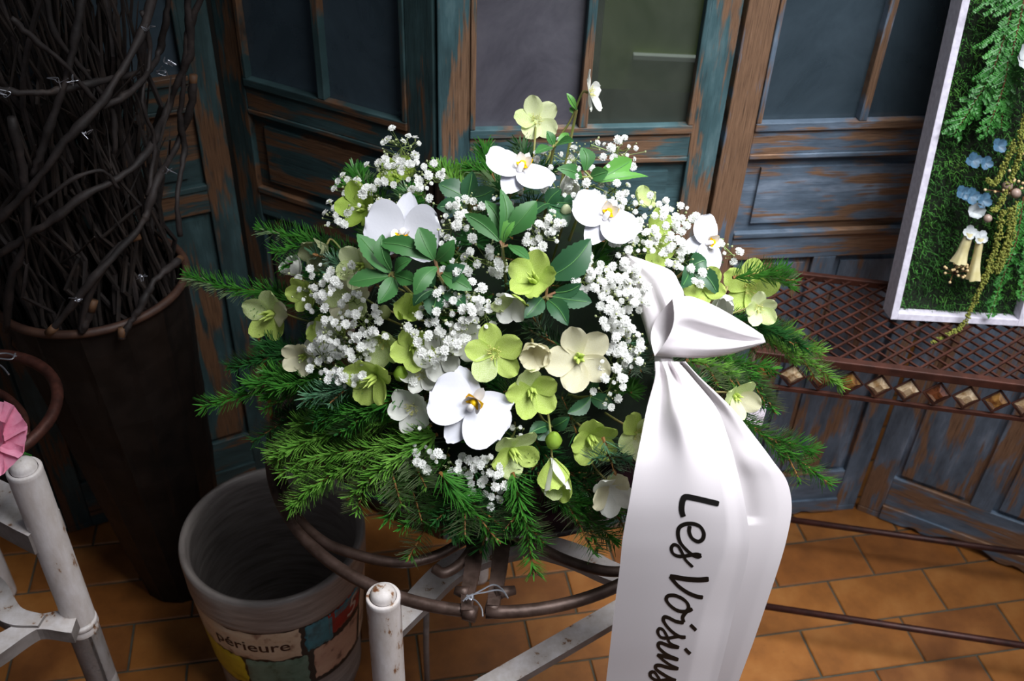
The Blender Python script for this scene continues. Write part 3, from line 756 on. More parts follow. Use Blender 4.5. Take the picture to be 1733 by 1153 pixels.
post(stand, FLx, FLy, .664, nodes=(.12, .36)); post(stand, .262, .800, .664, nodes=(.12, .36))
zb = .565
b1 = [tuple(atz(x, y, zb)) for x, y in ((668, 1062), (712, 1010), (762, 962), (818, 935), (880, 922))]
b2 = [tuple(atz(x, y, zb - .006)) for x, y in ((1110, 985), (1040, 968), (985, 942), (935, 925), (880, 915))]
board(stand, b1, [.022, .034, .036, .034, .03], .012); board(stand, b2, [.022, .030, .034, .034, .03], .012)
bp = Vector((-.045, 1.235, zb))
board(stand, [b1[-1], (bp.x - .01, 1.05, zb), tuple(bp)], .032, .012); 
post(stand, -.045, 1.245, .60)
board(stand, [tuple(atz(700, 1232, .42)), tuple(atz(860, 1140, .42)), tuple(atz(1045, 1033, .42)), tuple(atz(1180, 955, .42))], .030, .014)
part('support_rod', MB().tube([atz(722, 1000, .33), atz(721, 1090, .18), (atz(721, 1090, .18).x, atz(721, 1090, .18).y, 0)], .0048, 8), m_edge, stand, smooth=True)
# iron ring in two halves meeting at the clamp
def ang_of(px, py): p = atz(px, py, RZ); return math.atan2(p.y - RY, p.x - RX)
a_l, a_r = ang_of(797, 1040), ang_of(822, 1033)
def arc(a0, a1, r, z=RZ, n=60): return [(RX + r * math.cos(a0 + (a1 - a0) * i / n), RY + r * math.sin(a0 + (a1 - a0) * i / n), z) for i in range(n + 1)]
basket = thing('iron_basket', 'weathered iron ring basket with curved petals tied to the stand by wire', 'basket', (RX, RY, RZ))
part('ring', MB().tube(arc(a_r, a_l + 2 * PI, RR, n=120), .0072, 10), m_iron, basket, smooth=True)
lobes = [[(470, 790), (500, 868), (545, 915), (600, 938), (650, 950), (695, 952), (745, 938), (790, 912)], [(735, 962), (752, 970), (778, 955), (800, 925), (806, 905)],
         [(866, 905), (905, 922), (950, 945), (1000, 962), (1045, 968), (1100, 960), (1150, 935)], [(1150, 935), (1185, 880), (1200, 820), (1190, 760)]]
for lb in lobes:
    w = [tuple(atz(x, y, RZ + .004)) for x, y in lb]
    part('petal_bar', MB().tube(cr(w, 8), .0062, 8), m_iron, basket, smooth=True)
for lb in lobes[:1] + lobes[2:3]:
    w = [atz(x, y, RZ + .004) for x, y in lb]; part('petal_bar', MB().tube(cr([(2 * RX - p.x, 2 * RY - p.y, p.z) for p in w], 8), .0062, 8), m_iron, basket, smooth=True)
for sx, pts in ((0, [(806, 905), (800, 960), (792, 1005), (790, 1036)]), (1, [(850, 905), (845, 960), (838, 1005), (834, 1028)])):
    w = [tuple(atz(x, y, RZ + .006)) for x, y in pts]; board_ = MB()
    pl = cr(w, 5)
    for i in range(len(pl) - 1): board_.obox(pl[i], pl[i + 1], .021 - .0006 * i, .007)
    part('clamp_bar', board_, m_iron, basket)
    e = atz(pts[2][0] - 22 + sx * 56, pts[2][1] - 6, RZ + .006)
    part('clamp_ear', MB().tube([atz(*pts[2], RZ + .006), e], [.008, .005], 8), m_iron, basket, smooth=True)
for px, py in ((797, 1040), (835, 1031)):
    p = atz(px, py, RZ); part('ring_end', MB().tube([p + Vector((-.008, .003, 0)), p + Vector((.006, 0, 0))], [.0088, .0094], 10), m_iron, basket, smooth=True)
wr = MB()
for pts in ([(783, 1018), (795, 1008), (820, 1003), (840, 999), (852, 1002), (858, 1010)], [(792, 1012), (805, 1017), (815, 1030), (817, 1044)], [(795, 1010), (815, 999), (835, 990), (850, 998), (860, 1013)], [(788, 1016), (800, 1006), (797, 1016), (790, 1008), (802, 1012)]):
    wr.tube(cr([tuple(atz(x, y, RZ + .020)) for x, y in pts], 6), .0009, 5)
part('wire_tie', wr, m_wire, basket)
# bowl
m_bowl = simple('plum_bowl', '#1c0a10', .45, col2='#2a1018')
bowl = thing('flower_bowl', 'shallow dark plum bowl holding the arrangement, its rim just showing over the iron clamp', 'bowl', (MC.x, MC.y - .02, RZ))
part('body', MB().lathe([(.0005, -.02), (.12, -.02), (.18, .0), (.210, .020), (.213, .022), (.211, .026), (.204, .023), (.17, .006), (.0005, -.006)], (MC.x, MC.y - .045, RZ), 64), m_bowl, bowl, smooth=True)
m_foam = simple('floral_foam_dark', '#0c1a0c', .95, col2='#12240e', vscale=60, bmp=.6)
foam = thing('floral_foam', 'dark green floral foam dome hidden under the flowers in the bowl', 'foam', tuple(MC - Vector((0, 0, .012))))
fb = MB(); rows = []
for i in range(15):
    b = PI / 2 * i / 14; rows.append([Vector((MC.x + (MR.x - .075) * math.cos(b) * math.cos(a), MC.y + (MR.y - .055) * math.cos(b) * math.sin(a), MC.z + .005 + (MR.z - .065) * math.sin(b))) for a in [2 * PI * k / 40 for k in range(40)]])
fb.grid(rows, wrap=True); fb.add(rows[0], [tuple(range(39, -1, -1))])
part('dome', fb, m_foam, foam, smooth=True)

# ------------------------------------------------------------------ second stand at the left edge with a pink bloom
LZ = .70
ll = atz(38, 787, LZ)
stand2 = thing('plant_stand', 'white chipped stand cut by the left edge, its leg leaning beside the pink flower', 'stand', (ll.x - .15, ll.y + .1, 0))
post(stand2, ll.x, ll.y, LZ, .0205, nodes=(.40, .16))
post(stand2, ll.x - .30, ll.y + .02, LZ, .0205, nodes=(.40, .16)); post(stand2, ll.x - .36, ll.y + .34, LZ, .0205, nodes=(.40, .16))
q = lambda x, y, z: tuple(atz(x, y, z))
board(stand2, [(ll.x - .28, ll.y + .05, .60), (ll.x - .14, ll.y + .06, .60), (ll.x, ll.y, .60)], .05, .035)
board(stand2, [q(128, 1050, .435), q(60, 1055, .435), q(-20, 1100, .435), q(-90, 1130, .435)], [.040, .022, .035, .045], .022)
board(stand2, [q(70, 1050, .44), q(20, 1040, .44), q(-15, 1000, .44), q(-60, 960, .44)], [.018, .028, .04, .04], .018)
rc = atz(-75, 700, .70)
def ring_pts(cx_, cy_, r, z, a0=0, a1=2 * PI, n=60): return [(cx_ + r * math.cos(a0 + (a1 - a0) * i / n), cy_ + r * math.sin(a0 + (a1 - a0) * i / n), z) for i in range(n)]
bas2 = thing('iron_basket', 'rusty iron ring basket at the left edge behind the pink flower', 'basket', tuple(rc))
m_iron2 = simple('rusty_iron', '#3a201a', .5, .4, col2='#532f26', vscale=60, bmp=.45)
part('ring', MB().tube(ring_pts(rc.x, rc.y, .118, .70), .0075, 10, closed=True), m_iron2, bas2, smooth=True)
part('petal_bar', MB().tube(cr([q(-40, 655, .70), (q(5, 668, .70)), q(38, 700, .70), q(45, 740, .70)], 6), .005, 8), m_iron2, bas2, smooth=True)
wp = MB()
for pts in ([(-10, 600), (10, 598), (28, 603)], [(-10, 612), (5, 622), (15, 634)], [(0, 607), (20, 608), (26, 598)]): wp.tube(cr([q(x, y, .714) for x, y in pts], 5), .0011, 5)
part('wire_tie', wp, m_wire, bas2)
m_pink, nt, bs = newmat('pink_petal'); n = noise(nt, coords(nt), 90, 3); r = ramp(nt, n, [(.3, '#e08aa8'), (.7, '#f0a9c2')]); nt.links.new(r.outputs[0], bs.inputs['Base Color']); bs.inputs['Roughness'].default_value = .5
pf = mthing('pink_carnation', 'pink ruffled carnation bloom at the left edge over the white leg', 'flower', orient(atz(-12, 748, .76), -cF + cU * .3, 0))
for ring_i, (cnt, L_, cup, tilt) in enumerate(((9, .046, .1, .25), (8, .038, .2, .7), (6, .028, .2, 1.05))):
    me = cached(('pk', ring_i), lambda: MB().grid(petal_grid(L_, L_ * .95, cup, n=8, m=10, ruffle=.10, seed=ring_i, shape=lambda t: .25 + .75 * t ** .8)).mesh('petal', m_pink, True))
    for k in range(cnt): child('petal', me, pf, Matrix.Rotation(2 * PI * k / cnt + ring_i * .4, 4, 'Z') @ Matrix.Rotation(-tilt, 4, 'Y'))
part('calyx', MB().lathe([(.012, .0), (.010, -.02), (.004, -.035), (.0022, -.04), (.002, -.09)], (0, 0, 0), 12), m_cyp, pf, local=True, smooth=True)

# ------------------------------------------------------------------ white satin ribbon
m_satin, nt, bs = newmat('white_satin')
bs.inputs['Base Color'].default_value = C3('#d9d2d5'); bs.inputs['Roughness'].default_value = .30; bs.inputs['Specular IOR Level'].default_value = .65
bs.inputs['Anisotropic'].default_value = .6; bs.inputs['Sheen Weight'].default_value = .15
w_ = nd(nt, 'ShaderNodeTexWave', i_Scale=220.0); w_.bands_direction = 'X'; nt.links.new(coords(nt), w_.inputs[0]); bump(nt, bs, w_.outputs[0], .03, .0005)
tl = nt.nodes.new('ShaderNodeBsdfTranslucent'); tl.inputs[0].default_value = C3('#e6dfe0'); mx = nt.nodes.new('ShaderNodeMixShader'); mx.inputs[0].default_value = .05
nt.links.new(bs.outputs[0], mx.inputs[1]); nt.links.new(tl.outputs[0], mx.inputs[2]); nt.links.new(mx.outputs[0], nt.nodes['Material Output'].inputs[0])
kp = on_mound(1120, 612, .045)
ribbon = thing('satin_ribbon', 'white satin memorial ribbon tied in a bow, its black script reading Les Voisins', 'ribbon', tuple(kp))
def tail(rows, nu, nv, fold):
    R = cr(rows, nv); P_ = []
    for i, (y, xl, xr, Y) in enumerate(R):
        v = i / (len(R) - 1); row = []
        for j in range(nu + 1):
            u = j / nu; px = xl + (xr - xl) * u; p = aty(px, y, Y); f = fold(u, v)
            d = (CO - p).normalized(); row.append(p + d * f)
        P_.append(row)
    return P_
def fold_front(u, v):
    g = math.exp(-(v / .16) ** 2) if v > 0 else 1
    f = .010 * g * math.sin(u * 19 + 1.2) * min(1, v * 14 + .3) + .004 * math.exp(-(v / .3) ** 2) * math.sin(u * 9 - v * 9)
    f += .016 * math.exp(-((u - .52 - .25 * (v - .3)) / .13) ** 2) * math.exp(-((v - .20) / .10) ** 2)         # swelling under the knot
    uc = .74 + .10 * math.sin(min(1, max(0, (v - .1) / .6)) * PI)
    f -= max(0, u - uc) * .10 * (1 - .45 * v) - .05 * max(0, u - .93) * min(1, v * 4)                                                                # right strip falls back
    f += .006 * math.sin(PI * u)
    return f
FR = [(612, 1108, 1148, .80), (640, 1108, 1172, .775), (690, 1095, 1212, .74), (740, 1085, 1232, .715), (790, 1075, 1246, .695), (850, 1065, 1260, .68), (910, 1054, 1268, .672), (960, 1049, 1262, .668), (1020, 1041, 1246, .665), (1090, 1033, 1230, .662), (1160, 1025, 1212, .66), (1240, 1015, 1192, .655), (1330, 1006, 1172, .65)]
front = tail(FR, 48, 8, fold_front)
ft = part('tail', MB().grid(front), m_satin, ribbon, smooth=True)
bb = MB().grid(front); bvh = BVHTree.FromPolygons([Vector(v) for v in bb.v], bb.f)
BK = [(612, 1125, 1160, .812), (640, 1140, 1186, .81), (690, 1150, 1238, .80), (740, 1150, 1278, .785), (780, 1155, 1308, .77), (815, 1160, 1332, .762), (860, 1165, 1340, .752), (910, 1165, 1332, .742), (960, 1160, 1318, .735), (1020, 1155, 1298, .73), (1090, 1150, 1274, .726), (1160, 1145, 1248, .724), (1240, 1135, 1220, .724), (1330, 1120, 1190, .724)]
back = tail(BK, 40, 8, lambda u, v: .008 * math.exp(-(v / .15) ** 2) * math.sin(u * 15) - .035 * max(0, u - .86) ** 1.2 * math.sin(min(1, v * 3) * PI / 2) - .006 * math.exp(-((u - .55) / .12) ** 2) * (v < .5))
part('tail', MB().grid(back), m_satin, ribbon, smooth=True)
def flat_tube(rows, ns=7, nr=36, wr=.0, seed=0, skew=0, ridge=0):
    """rows: (xl, yl, xr, yr, depth, half thickness)"""
    R = cr(rows, ns); P_ = []; N = len(R)
    for i, (xl, yl, xr, yr, dp, th_) in enumerate(R):
        a, b = atd(xl, yl, dp), atd(xr, yr, dp); c = (a + b) / 2; h = (b - a) / 2; v = i / (N - 1)
        row = []
        for k in range(nr):
            t = 2 * PI * k / nr; w = wr * (math.sin(3 * t + 5 * v + seed) + .6 * math.sin(5 * t - 9 * v + seed * 2)) * (.3 + .7 * abs(math.sin(t)))
            ct, st_ = math.cos(t), math.sin(t); sq = math.copysign(abs(st_) ** .7, st_)
            rd = ridge * (max(0, 1 - abs(t - 4.1 - .5 * v) / .35) - max(0, 1 - abs(t - 4.9 + .5 * v) / .30) + .8 * max(0, 1 - abs(t - 5.5 + .3 * v) / .25)) * math.sin(PI * min(1, v * 1.05))
            row.append(c + h * ct + cF * (th_ * sq + w - rd) - cR * (skew * st_ * max(0, 1 - v * 3) ** 1.5))
        P_.append(row)
    return MB().grid(P_, wrap=True)
kd = depth(kp)
def loop2(top, bot, nearf, farf, nu=30, nv=22):
    """a closed loop of ribbon: top and bottom fold lines in the picture, near and far faces between them"""
    T_, B_ = cr(top, 8), cr(bot, 8); P_ = []
    for i in range(nu + 1):
        u = i / nu; a_ = np.array([np.interp(u, np.linspace(0, 1, len(T_)), [q_[k] for q_ in T_]) for k in (0, 1)]); b_ = np.array([np.interp(u, np.linspace(0, 1, len(B_)), [q_[k] for q_ in B_]) for k in (0, 1)])
        row = []
        for far in (0, 1):
            for j in range(nv):
                v = j / nv if not far else 1 - j / nv
                dx_, dp_ = (farf if far else nearf)(u, v); q_ = a_ + (b_ - a_) * v; row.append(atd(q_[0] + dx_, q_[1], kd + dp_))
        P_.append(row)
    return MB().grid(P_, wrap=True)
def tri(x, w): return max(0, 1 - abs(x) / w)
sn = lambda v: max(0, math.sin(PI * v))
fm = lambda u: (1 - u) ** .6
near1 = lambda u, v: (15 * sn(v) * (1 - u) ** 2, -.030 - .017 * sn(v) ** .7 * fm(u) - .007 * tri(v - .30 - .12 * u, .17) * sn(u * .9 + .1) + .009 * tri(v - .68 + .18 * (1 - u), .16) * sn(u ** .8) - .006 * tri(v - .86 + .05 * u, .10) * sn(u) + .012 * u)
far1 = lambda u, v: (-19 * sn(v) * (1 - u) ** 2, -.026 + .016 * sn(v) ** .7 * fm(u) + .012 * u)
part('bow_loop', loop2([(1138, 506), (1165, 501), (1200, 513), (1236, 532), (1270, 553), (1291, 567)], [(1108, 603), (1146, 605), (1190, 606), (1232, 601), (1266, 591), (1296, 580)], near1, far1), m_satin, ribbon, smooth=True)
near0 = lambda u, v: (4 * sn(v), .006 - .016 * sn(v) ** .7 * sn(.15 + .8 * u) - .006 * tri(v - .35 - .2 * u, .2) * u + .007 * tri(v - .7 + .1 * u, .18) * u)
far0 = lambda u, v: (-6 * sn(v) * (1 - u), .012 + .012 * sn(v) ** .7)
part('bow_loop', loop2([(1060, 430), (1096, 442), (1136, 458), (1150, 480), (1158, 500), (1156, 540), (1140, 595)], [(1054, 433), (1060, 455), (1070, 487), (1080, 520), (1090, 552), (1098, 580), (1108, 603)], near0, far0), m_satin, ribbon, smooth=True)
part('knot', flat_tube([(1108, 600, 1140, 599, kd + .000, .010), (1108, 608, 1138, 606, kd - .006, .013), (1108, 616, 1142, 616, kd - .006, .012), (1106, 628, 1150, 628, kd + .002, .009)], 6, 32, .0016, 3), m_satin, ribbon, smooth=True)
m_ink = simple('black_ink', '#141210', .35)
STR = [([(578, 174), (520, 160), (460, 146), (400, 135), (380, 148), (372, 190), (374, 220), (382, 246)], 22),
       ([(416, 296), (414, 330), (430, 364), (462, 382), (488, 368), (494, 335), (474, 300), (436, 284), (390, 286), (358, 306), (352, 345), (366, 390), (400, 430), (430, 455), (460, 466), (480, 458)], 15),
       ([(480, 458), (450, 452), (405, 460), (360, 464), (326, 450), (315, 420), (328, 400), (352, 408), (372, 440), (395, 485), (434, 524)], 13),
       ([(522, 590), (470, 594), (400, 590), (340, 580), (306, 575)], 19), ([(306, 575), (350, 625), (400, 662), (450, 684), (490, 692)], 16),
       ([(432, 755), (400, 768), (355, 766), (315, 742), (288, 708), (295, 684), (330, 680), (372, 696), (402, 722), (410, 750), (396, 772), (378, 800), (384, 830)], 14),
       ([(384, 832), (340, 824), (300, 804), (276, 800), (272, 822), (296, 858), (330, 890), (366, 910), (394, 912)], 14),
       ([(394, 912), (350, 908), (300, 916), (258, 912), (240, 885), (248, 864), (270, 872), (290, 905), (308, 945), (358, 968)], 12),
       ([(358, 968), (310, 962), (262, 944), (244, 948), (248, 972), (290, 1008), (354, 1036)], 14), ([(354, 1036), (300, 1024), (236, 1008)], 14), ([(236, 1008), (272, 1040), (310, 1066), (354, 1086)], 12),
       ([(354, 1086), (300, 1080), (256, 1068), (230, 1070), (232, 1090), (268, 1116), (310, 1140), (340, 1152)], 14), ([(340, 1152), (290, 1148), (240, 1152), (204, 1134), (198, 1110), (218, 1104), (240, 1130), (262, 1168), (310, 1200)], 13),
       ([(420, 842), (436, 858), (452, 874)], 16), ([(390, 974), (404, 990), (420, 1004)], 16)]
def letter(strokes):
    mb = MB()
    for pts, w in strokes:
        C = cr(pts, 7); N = len(C)
        for i in range(N):
            pass
        L_, R_ = [], []
        for i in range(N):
            t = C[min(i + 1, N - 1)] - C[max(i - 1, 0)]; t = t / (np.linalg.norm(t) + 1e-9); nn = np.array([-t[1], t[0]])
            ang_ = math.atan2(nn[1], nn[0]); ww = w * (.58 + .22 * abs(math.cos(ang_ - .9))) * (.75 if i in (0, N - 1) else 1)
            for sgn, out in ((1, L_), (-1, R_)):
                q_ = C[i] + nn * ww * sgn; px, py = 1040 + q_[0] / 3.268, 800 + q_[1] / 3.268
                h = bvh.ray_cast(CO, ray(px, py).normalized())
                p = h[0] if h[0] is not None else aty(px, py, .66)
                out.append(p + (CO - p).normalized() * .0007)
        mb.grid([L_, R_])
    return mb
for grp_ in ((0,), (1,), (2,), (3, 4), (5,), (6, 13), (7,), (8, 14), (9, 10, 11), (12,)):
    part('letter', letter([STR[i] for i in grp_]), m_ink, ft)
# ------------------------------------------------------------------ fir branches
def leafy(name, front, back, trans=.2, rough=.4, var=None, vs=40):
    m, nt, bs = newmat(name)
    ge = nt.nodes.new('ShaderNodeNewGeometry')
    c = C3(front)
    if var:
        n = noise(nt, coords(nt), vs, 3); r = ramp(nt, n, [(.35, front), (.68, var)]); c = r.outputs[0]
    col = mix(nt, ge.outputs['Backfacing'], c, back if back else c)
    nt.links.new(col, bs.inputs['Base Color']); bs.inputs['Roughness'].default_value = rough
    tl = nt.nodes.new('ShaderNodeBsdfTranslucent'); nt.links.new(col, tl.inputs[0]); mx = nt.nodes.new('ShaderNodeMixShader'); mx.inputs[0].default_value = trans
    nt.links.new(bs.outputs[0], mx.inputs[1]); nt.links.new(tl.outputs[0], mx.inputs[2]); nt.links.new(mx.outputs[0], nt.nodes['Material Output'].inputs[0]); return m
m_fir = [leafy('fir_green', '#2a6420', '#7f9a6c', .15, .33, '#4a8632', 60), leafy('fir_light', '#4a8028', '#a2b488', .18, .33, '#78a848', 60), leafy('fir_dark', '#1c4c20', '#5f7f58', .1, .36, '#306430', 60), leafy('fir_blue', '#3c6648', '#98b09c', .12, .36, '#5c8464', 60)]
m_firtwig = simple('fir_twig', '#6e4a22', .7, col2='#8a5e2c', vscale=90)
def needles(mb, pl, L_, rf, dens=1.0, side=1.0, w=.0019):
    tot = sum((pl[i + 1] - pl[i]).length for i in range(len(pl) - 1)); n = int(tot / .00042 * dens); N = len(pl)
    for k in range(n):
        f = (k + rf.random()) / n * (N - 1.001); i = int(f); p = pl[i].lerp(pl[i + 1], f - i); t = (pl[i + 1] - pl[i]).normalized()
        upv = Vector((0, 0, 1)) - t * t.z; upv.normalize(); sdv = t.cross(upv)
        ph = rf.choice((-1, 1)) * (abs(rf.gauss(math.radians(68), math.radians(30))))
        if rf.random() < .22: ph = rf.uniform(-1, 1)
        rad = upv * math.cos(ph) + sdv * math.sin(ph)
        fw = rf.uniform(.2, .6) + .5 * max(0, f / (N - 1) - .9) * 10 * .6
        d = (rad + t * fw).normalized()
        l = L_ * 1.12 * rf.uniform(.75, 1.1) * (1 - .25 * (f / (N - 1)) ** 3)
        b = (d.cross(rad)).normalized() * w * .5
        nn = d.cross(b).normalized()
        if nn.z > 0: b = -b
        mid = p + d * l * .55 - Vector((0, 0, l * .02)); e = p + d * l + t * l * .06
        mb.add([p - b * .6, p + b * .6, mid + b, mid - b, e + b * .35, e - b * .35], [(0, 1, 2, 3), (3, 2, 4, 5)])
def fir(label, pts, mat, L_=.021, shoots=(), dens=1.0, seed=0, rad=.0021, group='fir branches round the wreath', w=.0019):
    """pts and shoots: lists of (px, py, height) points"""
    rf = random.Random(seed * 7 + 1)
    W_ = [atz(*p) for p in pts]; t = thing('fir_branch', label, 'branch', tuple(W_[0]), group)
    pl = [Vector(p) for p in cr([tuple(p) for p in W_], 8)]; N = len(pl)
    part('twig', MB().tube(pl, [rad * (1 - .55 * i / N) for i in range(N)], 6), m_firtwig, t)
    mb = MB(); needles(mb, pl, L_, rf, dens, w=w); part('needles', mb, m_fir[mat], t, kind='stuff')
    for sh in shoots:
        f, dx, dy, dz, l = sh          # where along, direction in the picture, rise, length in m
        i = int(f * (N - 1)); p = pl[i]; d = (cR * dx - cU * dy); d = Vector((d.x, d.y, 0)).normalized() + Vector((0, 0, dz)); d.normalize()
        sp = [p + d * l * k / 6 - Vector((0, 0, .12 * l * (k / 6) ** 2)) for k in range(7)]
        tw_ = part('side_twig', MB().tube(sp, [rad * .7 * (1 - .5 * k / 7) for k in range(7)], 5), m_firtwig, t)
        mb = MB(); needles(mb, sp, L_ * .92, rf, dens, w=w); part('needles', mb, m_fir[mat], tw_, kind='stuff')
    bd = MB(); e = pl[-1]; d = (pl[-1] - pl[-2]).normalized(); bd.tube([e - d * .002, e + d * .002, e + d * .005], [.0018, .0024, .0004], 6); part('bud', bd, m_firtwig, t)
    return t
fir('dark green fir branch reaching farthest left, towards the tall vase', [(560, 540, .80), (470, 498, .80), (390, 488, .80), (322, 468, .81)], 0, seed=1, shoots=[(.25, -1, .5, .0, .05)])
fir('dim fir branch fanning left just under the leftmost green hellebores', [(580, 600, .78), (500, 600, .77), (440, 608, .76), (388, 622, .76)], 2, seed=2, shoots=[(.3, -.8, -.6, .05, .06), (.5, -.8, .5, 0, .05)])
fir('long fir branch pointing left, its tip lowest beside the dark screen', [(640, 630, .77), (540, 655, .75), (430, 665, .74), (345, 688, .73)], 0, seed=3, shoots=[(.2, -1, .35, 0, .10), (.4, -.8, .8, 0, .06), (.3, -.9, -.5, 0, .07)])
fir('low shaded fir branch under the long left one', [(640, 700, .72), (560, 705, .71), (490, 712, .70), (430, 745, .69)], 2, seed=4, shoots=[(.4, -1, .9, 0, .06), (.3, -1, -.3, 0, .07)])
fir('soft green fir branch at upper left in front of the dark shutter', [(640, 450, .86), (560, 420, .86), (500, 402, .86), (442, 388, .87)], 0, L_=.023, seed=5, shoots=[(.3, -.8, .6, 0, .07), (.45, -1, .25, 0, .06)])
fir('small fir tip with pale undersides at left beside the dull nodding hellebore', [(640, 475, .90), (595, 455, .905), (560, 440, .91), (535, 432, .92)], 3, L_=.020, seed=6, shoots=[(.4, -.9, .7, 0, .03)])
fir('broad bright fir branch sweeping down over the left iron ring', [(720, 690, .79), (630, 712, .765), (540, 722, .74), (462, 765, .71)], 1, L_=.023, seed=7, dens=1.2, shoots=[(.2, -.9, -.4, 0, .10), (.35, -1, .5, -.1, .10), (.55, -.8, .8, -.1, .08), (.5, -1, -.15, -.05, .06), (.75, -.6, 1, -.2, .05)])
fir('bright fir branch ending above the mouth of the stoneware pot', [(730, 720, .78), (650, 760, .75), (570, 800, .72), (500, 850, .70)], 1, L_=.023, seed=8, dens=1.2, shoots=[(.3, -.9, .2, 0, .09), (.5, -.9, .9, -.1, .07), (.6, -1, .1, -.1, .06), (.75, -.7, .9, -.2, .05)])
fir('fir branch with silvery needle undersides below the large front orchid', [(740, 735, .80), (690, 765, .775), (640, 800, .755), (592, 842, .74)], 1, L_=.024, seed=9, dens=1.25, w=.0023, shoots=[(.35, .3, 1, -.1, .05), (.55, .2, 1, -.2, .05), (.8, -.2, 1, -.3, .035)])
fir('drooping fir branch in front of the stand leg', [(790, 800, .75), (750, 850, .725), (725, 885, .705), (692, 945, .69)], 0, seed=10, dens=1.1, shoots=[(.35, -.7, .7, -.1, .055), (.5, .6, .8, -.2, .04)])
fir('fir branch bending right and down under the lowest gypsophila', [(745, 800, .79), (775, 838, .76), (800, 865, .745), (842, 915, .725)], 0, L_=.023, seed=11, dens=1.1, shoots=[(.5, 0, 1, -.2, .04)])
fir('fir branch hanging straight down in front of the iron clamp', [(868, 800, .78), (880, 850, .75), (893, 905, .725), (903, 968, .70)], 0, L_=.022, seed=12, dens=1.2, shoots=[(.45, -.5, .9, -.2, .03), (.55, .5, .9, -.2, .03)])
fir('fir branch slanting down right beside the ribbon tail', [(910, 800, .77), (955, 850, .745), (1000, 880, .73), (1040, 915, .71)], 0, L_=.022, seed=13, dens=1.2, shoots=[(.4, .3, 1, -.2, .06), (.6, .2, 1, -.2, .04), (.3, .9, .2, 0, .06)])
fir('fir sprig tucked behind the left edge of the ribbon tail', [(960, 800, .75), (1010, 840, .735), (1050, 860, .73), (1085, 885, .72)], 2, seed=14, shoots=[(.5, .3, 1, -.2, .05)])
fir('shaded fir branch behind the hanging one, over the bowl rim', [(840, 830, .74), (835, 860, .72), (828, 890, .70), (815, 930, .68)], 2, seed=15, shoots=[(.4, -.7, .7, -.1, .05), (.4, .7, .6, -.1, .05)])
fir('long fir branch arching right over the lattice shelf', [(1180, 560, .80), (1270, 560, .79), (1350, 600, .775), (1425, 655, .755)], 1, L_=.022, seed=16, dens=1.15, shoots=[(.25, .9, .7, 0, .07), (.4, .6, 1, -.1, .06), (.55, .9, .2, 0, .05), (.7, .3, 1, -.2, .035), (.35, 1, -.1, .05, .06)])
fir('fir branch hanging from under the front bow loop', [(1170, 590, .81), (1230, 610, .80), (1275, 640, .785), (1310, 695, .765)], 0, L_=.022, seed=17, dens=1.1, shoots=[(.3, .2, 1, -.1, .05), (.5, .3, 1, -.2, .05), (.4, 1, .1, 0, .05)])
fir('dark fir branch pointing to lower right across the blue shutter', [(1200, 680, .76), (1270, 720, .745), (1340, 770, .73), (1402, 818, .715)], 0, L_=.022, seed=18, dens=1.2, shoots=[(.3, .5, 1, -.1, .06), (.5, .9, .3, 0, .05), (.62, .2, 1, -.2, .045)])
fir('short fir tip behind the right green hellebore', [(1240, 470, .88), (1280, 465, .88), (1310, 468, .88), (1342, 476, .88)], 0, seed=19, shoots=[(.4, .8, -.4, .1, .04), (.5, .7, .7, 0, .035)])
fir('blurred fir tip standing behind the top orchid', [(850, 330, .97), (835, 300, .98), (825, 275, .985), (818, 250, .99)], 0, seed=20, shoots=[(.4, -.7, -.5, .2, .035), (.4, .7, -.6, .2, .035)])
fir('fir sprig at the top left of the top orchid, over the hinge gap', [(800, 350, .96), (775, 320, .965), (760, 300, .97), (742, 286, .97)], 1, seed=21, shoots=[(.5, .3, -1, .2, .03)])
fir('fir tip pointing up at the top beside the cream hellebore', [(880, 330, .985), (892, 300, .99), (888, 270, 1.0), (880, 246, 1.01)], 2, seed=22, shoots=[(.4, .9, -.5, .2, .03)])
fir('bluish fir tip crossing the left side of the ribbon knot', [(1045, 560, .90), (1070, 590, .885), (1090, 608, .878), (1116, 622, .872)], 3, L_=.018, seed=23, dens=1.1, shoots=[(.4, .1, 1, -.1, .03), (.5, -.3, 1, -.1, .03)])
fir('little fir tip over the drooping white hellebore by the ribbon', [(1020, 740, .83), (1028, 762, .82), (1034, 780, .815), (1040, 798, .81)], 3, L_=.020, seed=24, shoots=[(.5, -.9, .4, 0, .02), (.5, .9, .3, 0, .02)])
fir('pale fir tip under the cream hellebore on the left edge', [(640, 640, .83), (600, 650, .82), (560, 662, .81), (522, 672, .80)], 3, L_=.021, seed=25, shoots=[(.4, -.5, .9, -.1, .035)])
fir('fir branch running under the left gypsophila into the greens', [(690, 660, .82), (640, 690, .80), (590, 700, .79), (545, 712, .78)], 0, L_=.022, seed=26, dens=1.1, shoots=[(.4, -.6, .9, -.1, .04), (.6, -.9, -.4, 0, .04)])
fir('short fir tip tucked low at upper left behind the gypsophila', [(650, 350, .93), (625, 325, .935), (610, 305, .94), (600, 292, .94)], 0, seed=27, shoots=[(.5, -1, 0, .1, .03)])
fir('light fir tip below the satin loop, right of the knot', [(1160, 610, .82), (1190, 615, .815), (1215, 622, .81), (1240, 632, .805)], 1, L_=.020, seed=28, w=.0023, shoots=[(.4, .2, 1, -.1, .035), (.7, .4, 1, -.1, .03)])
fir('fir branch low at the left between the bright ones and the shaded one', [(700, 700, .76), (620, 735, .745), (550, 760, .73), (478, 800, .71)], 1, L_=.023, seed=31, dens=1.1, shoots=[(.3, -1, .3, 0, .07), (.5, -.9, .7, -.1, .06), (.6, -1, -.2, 0, .05)])
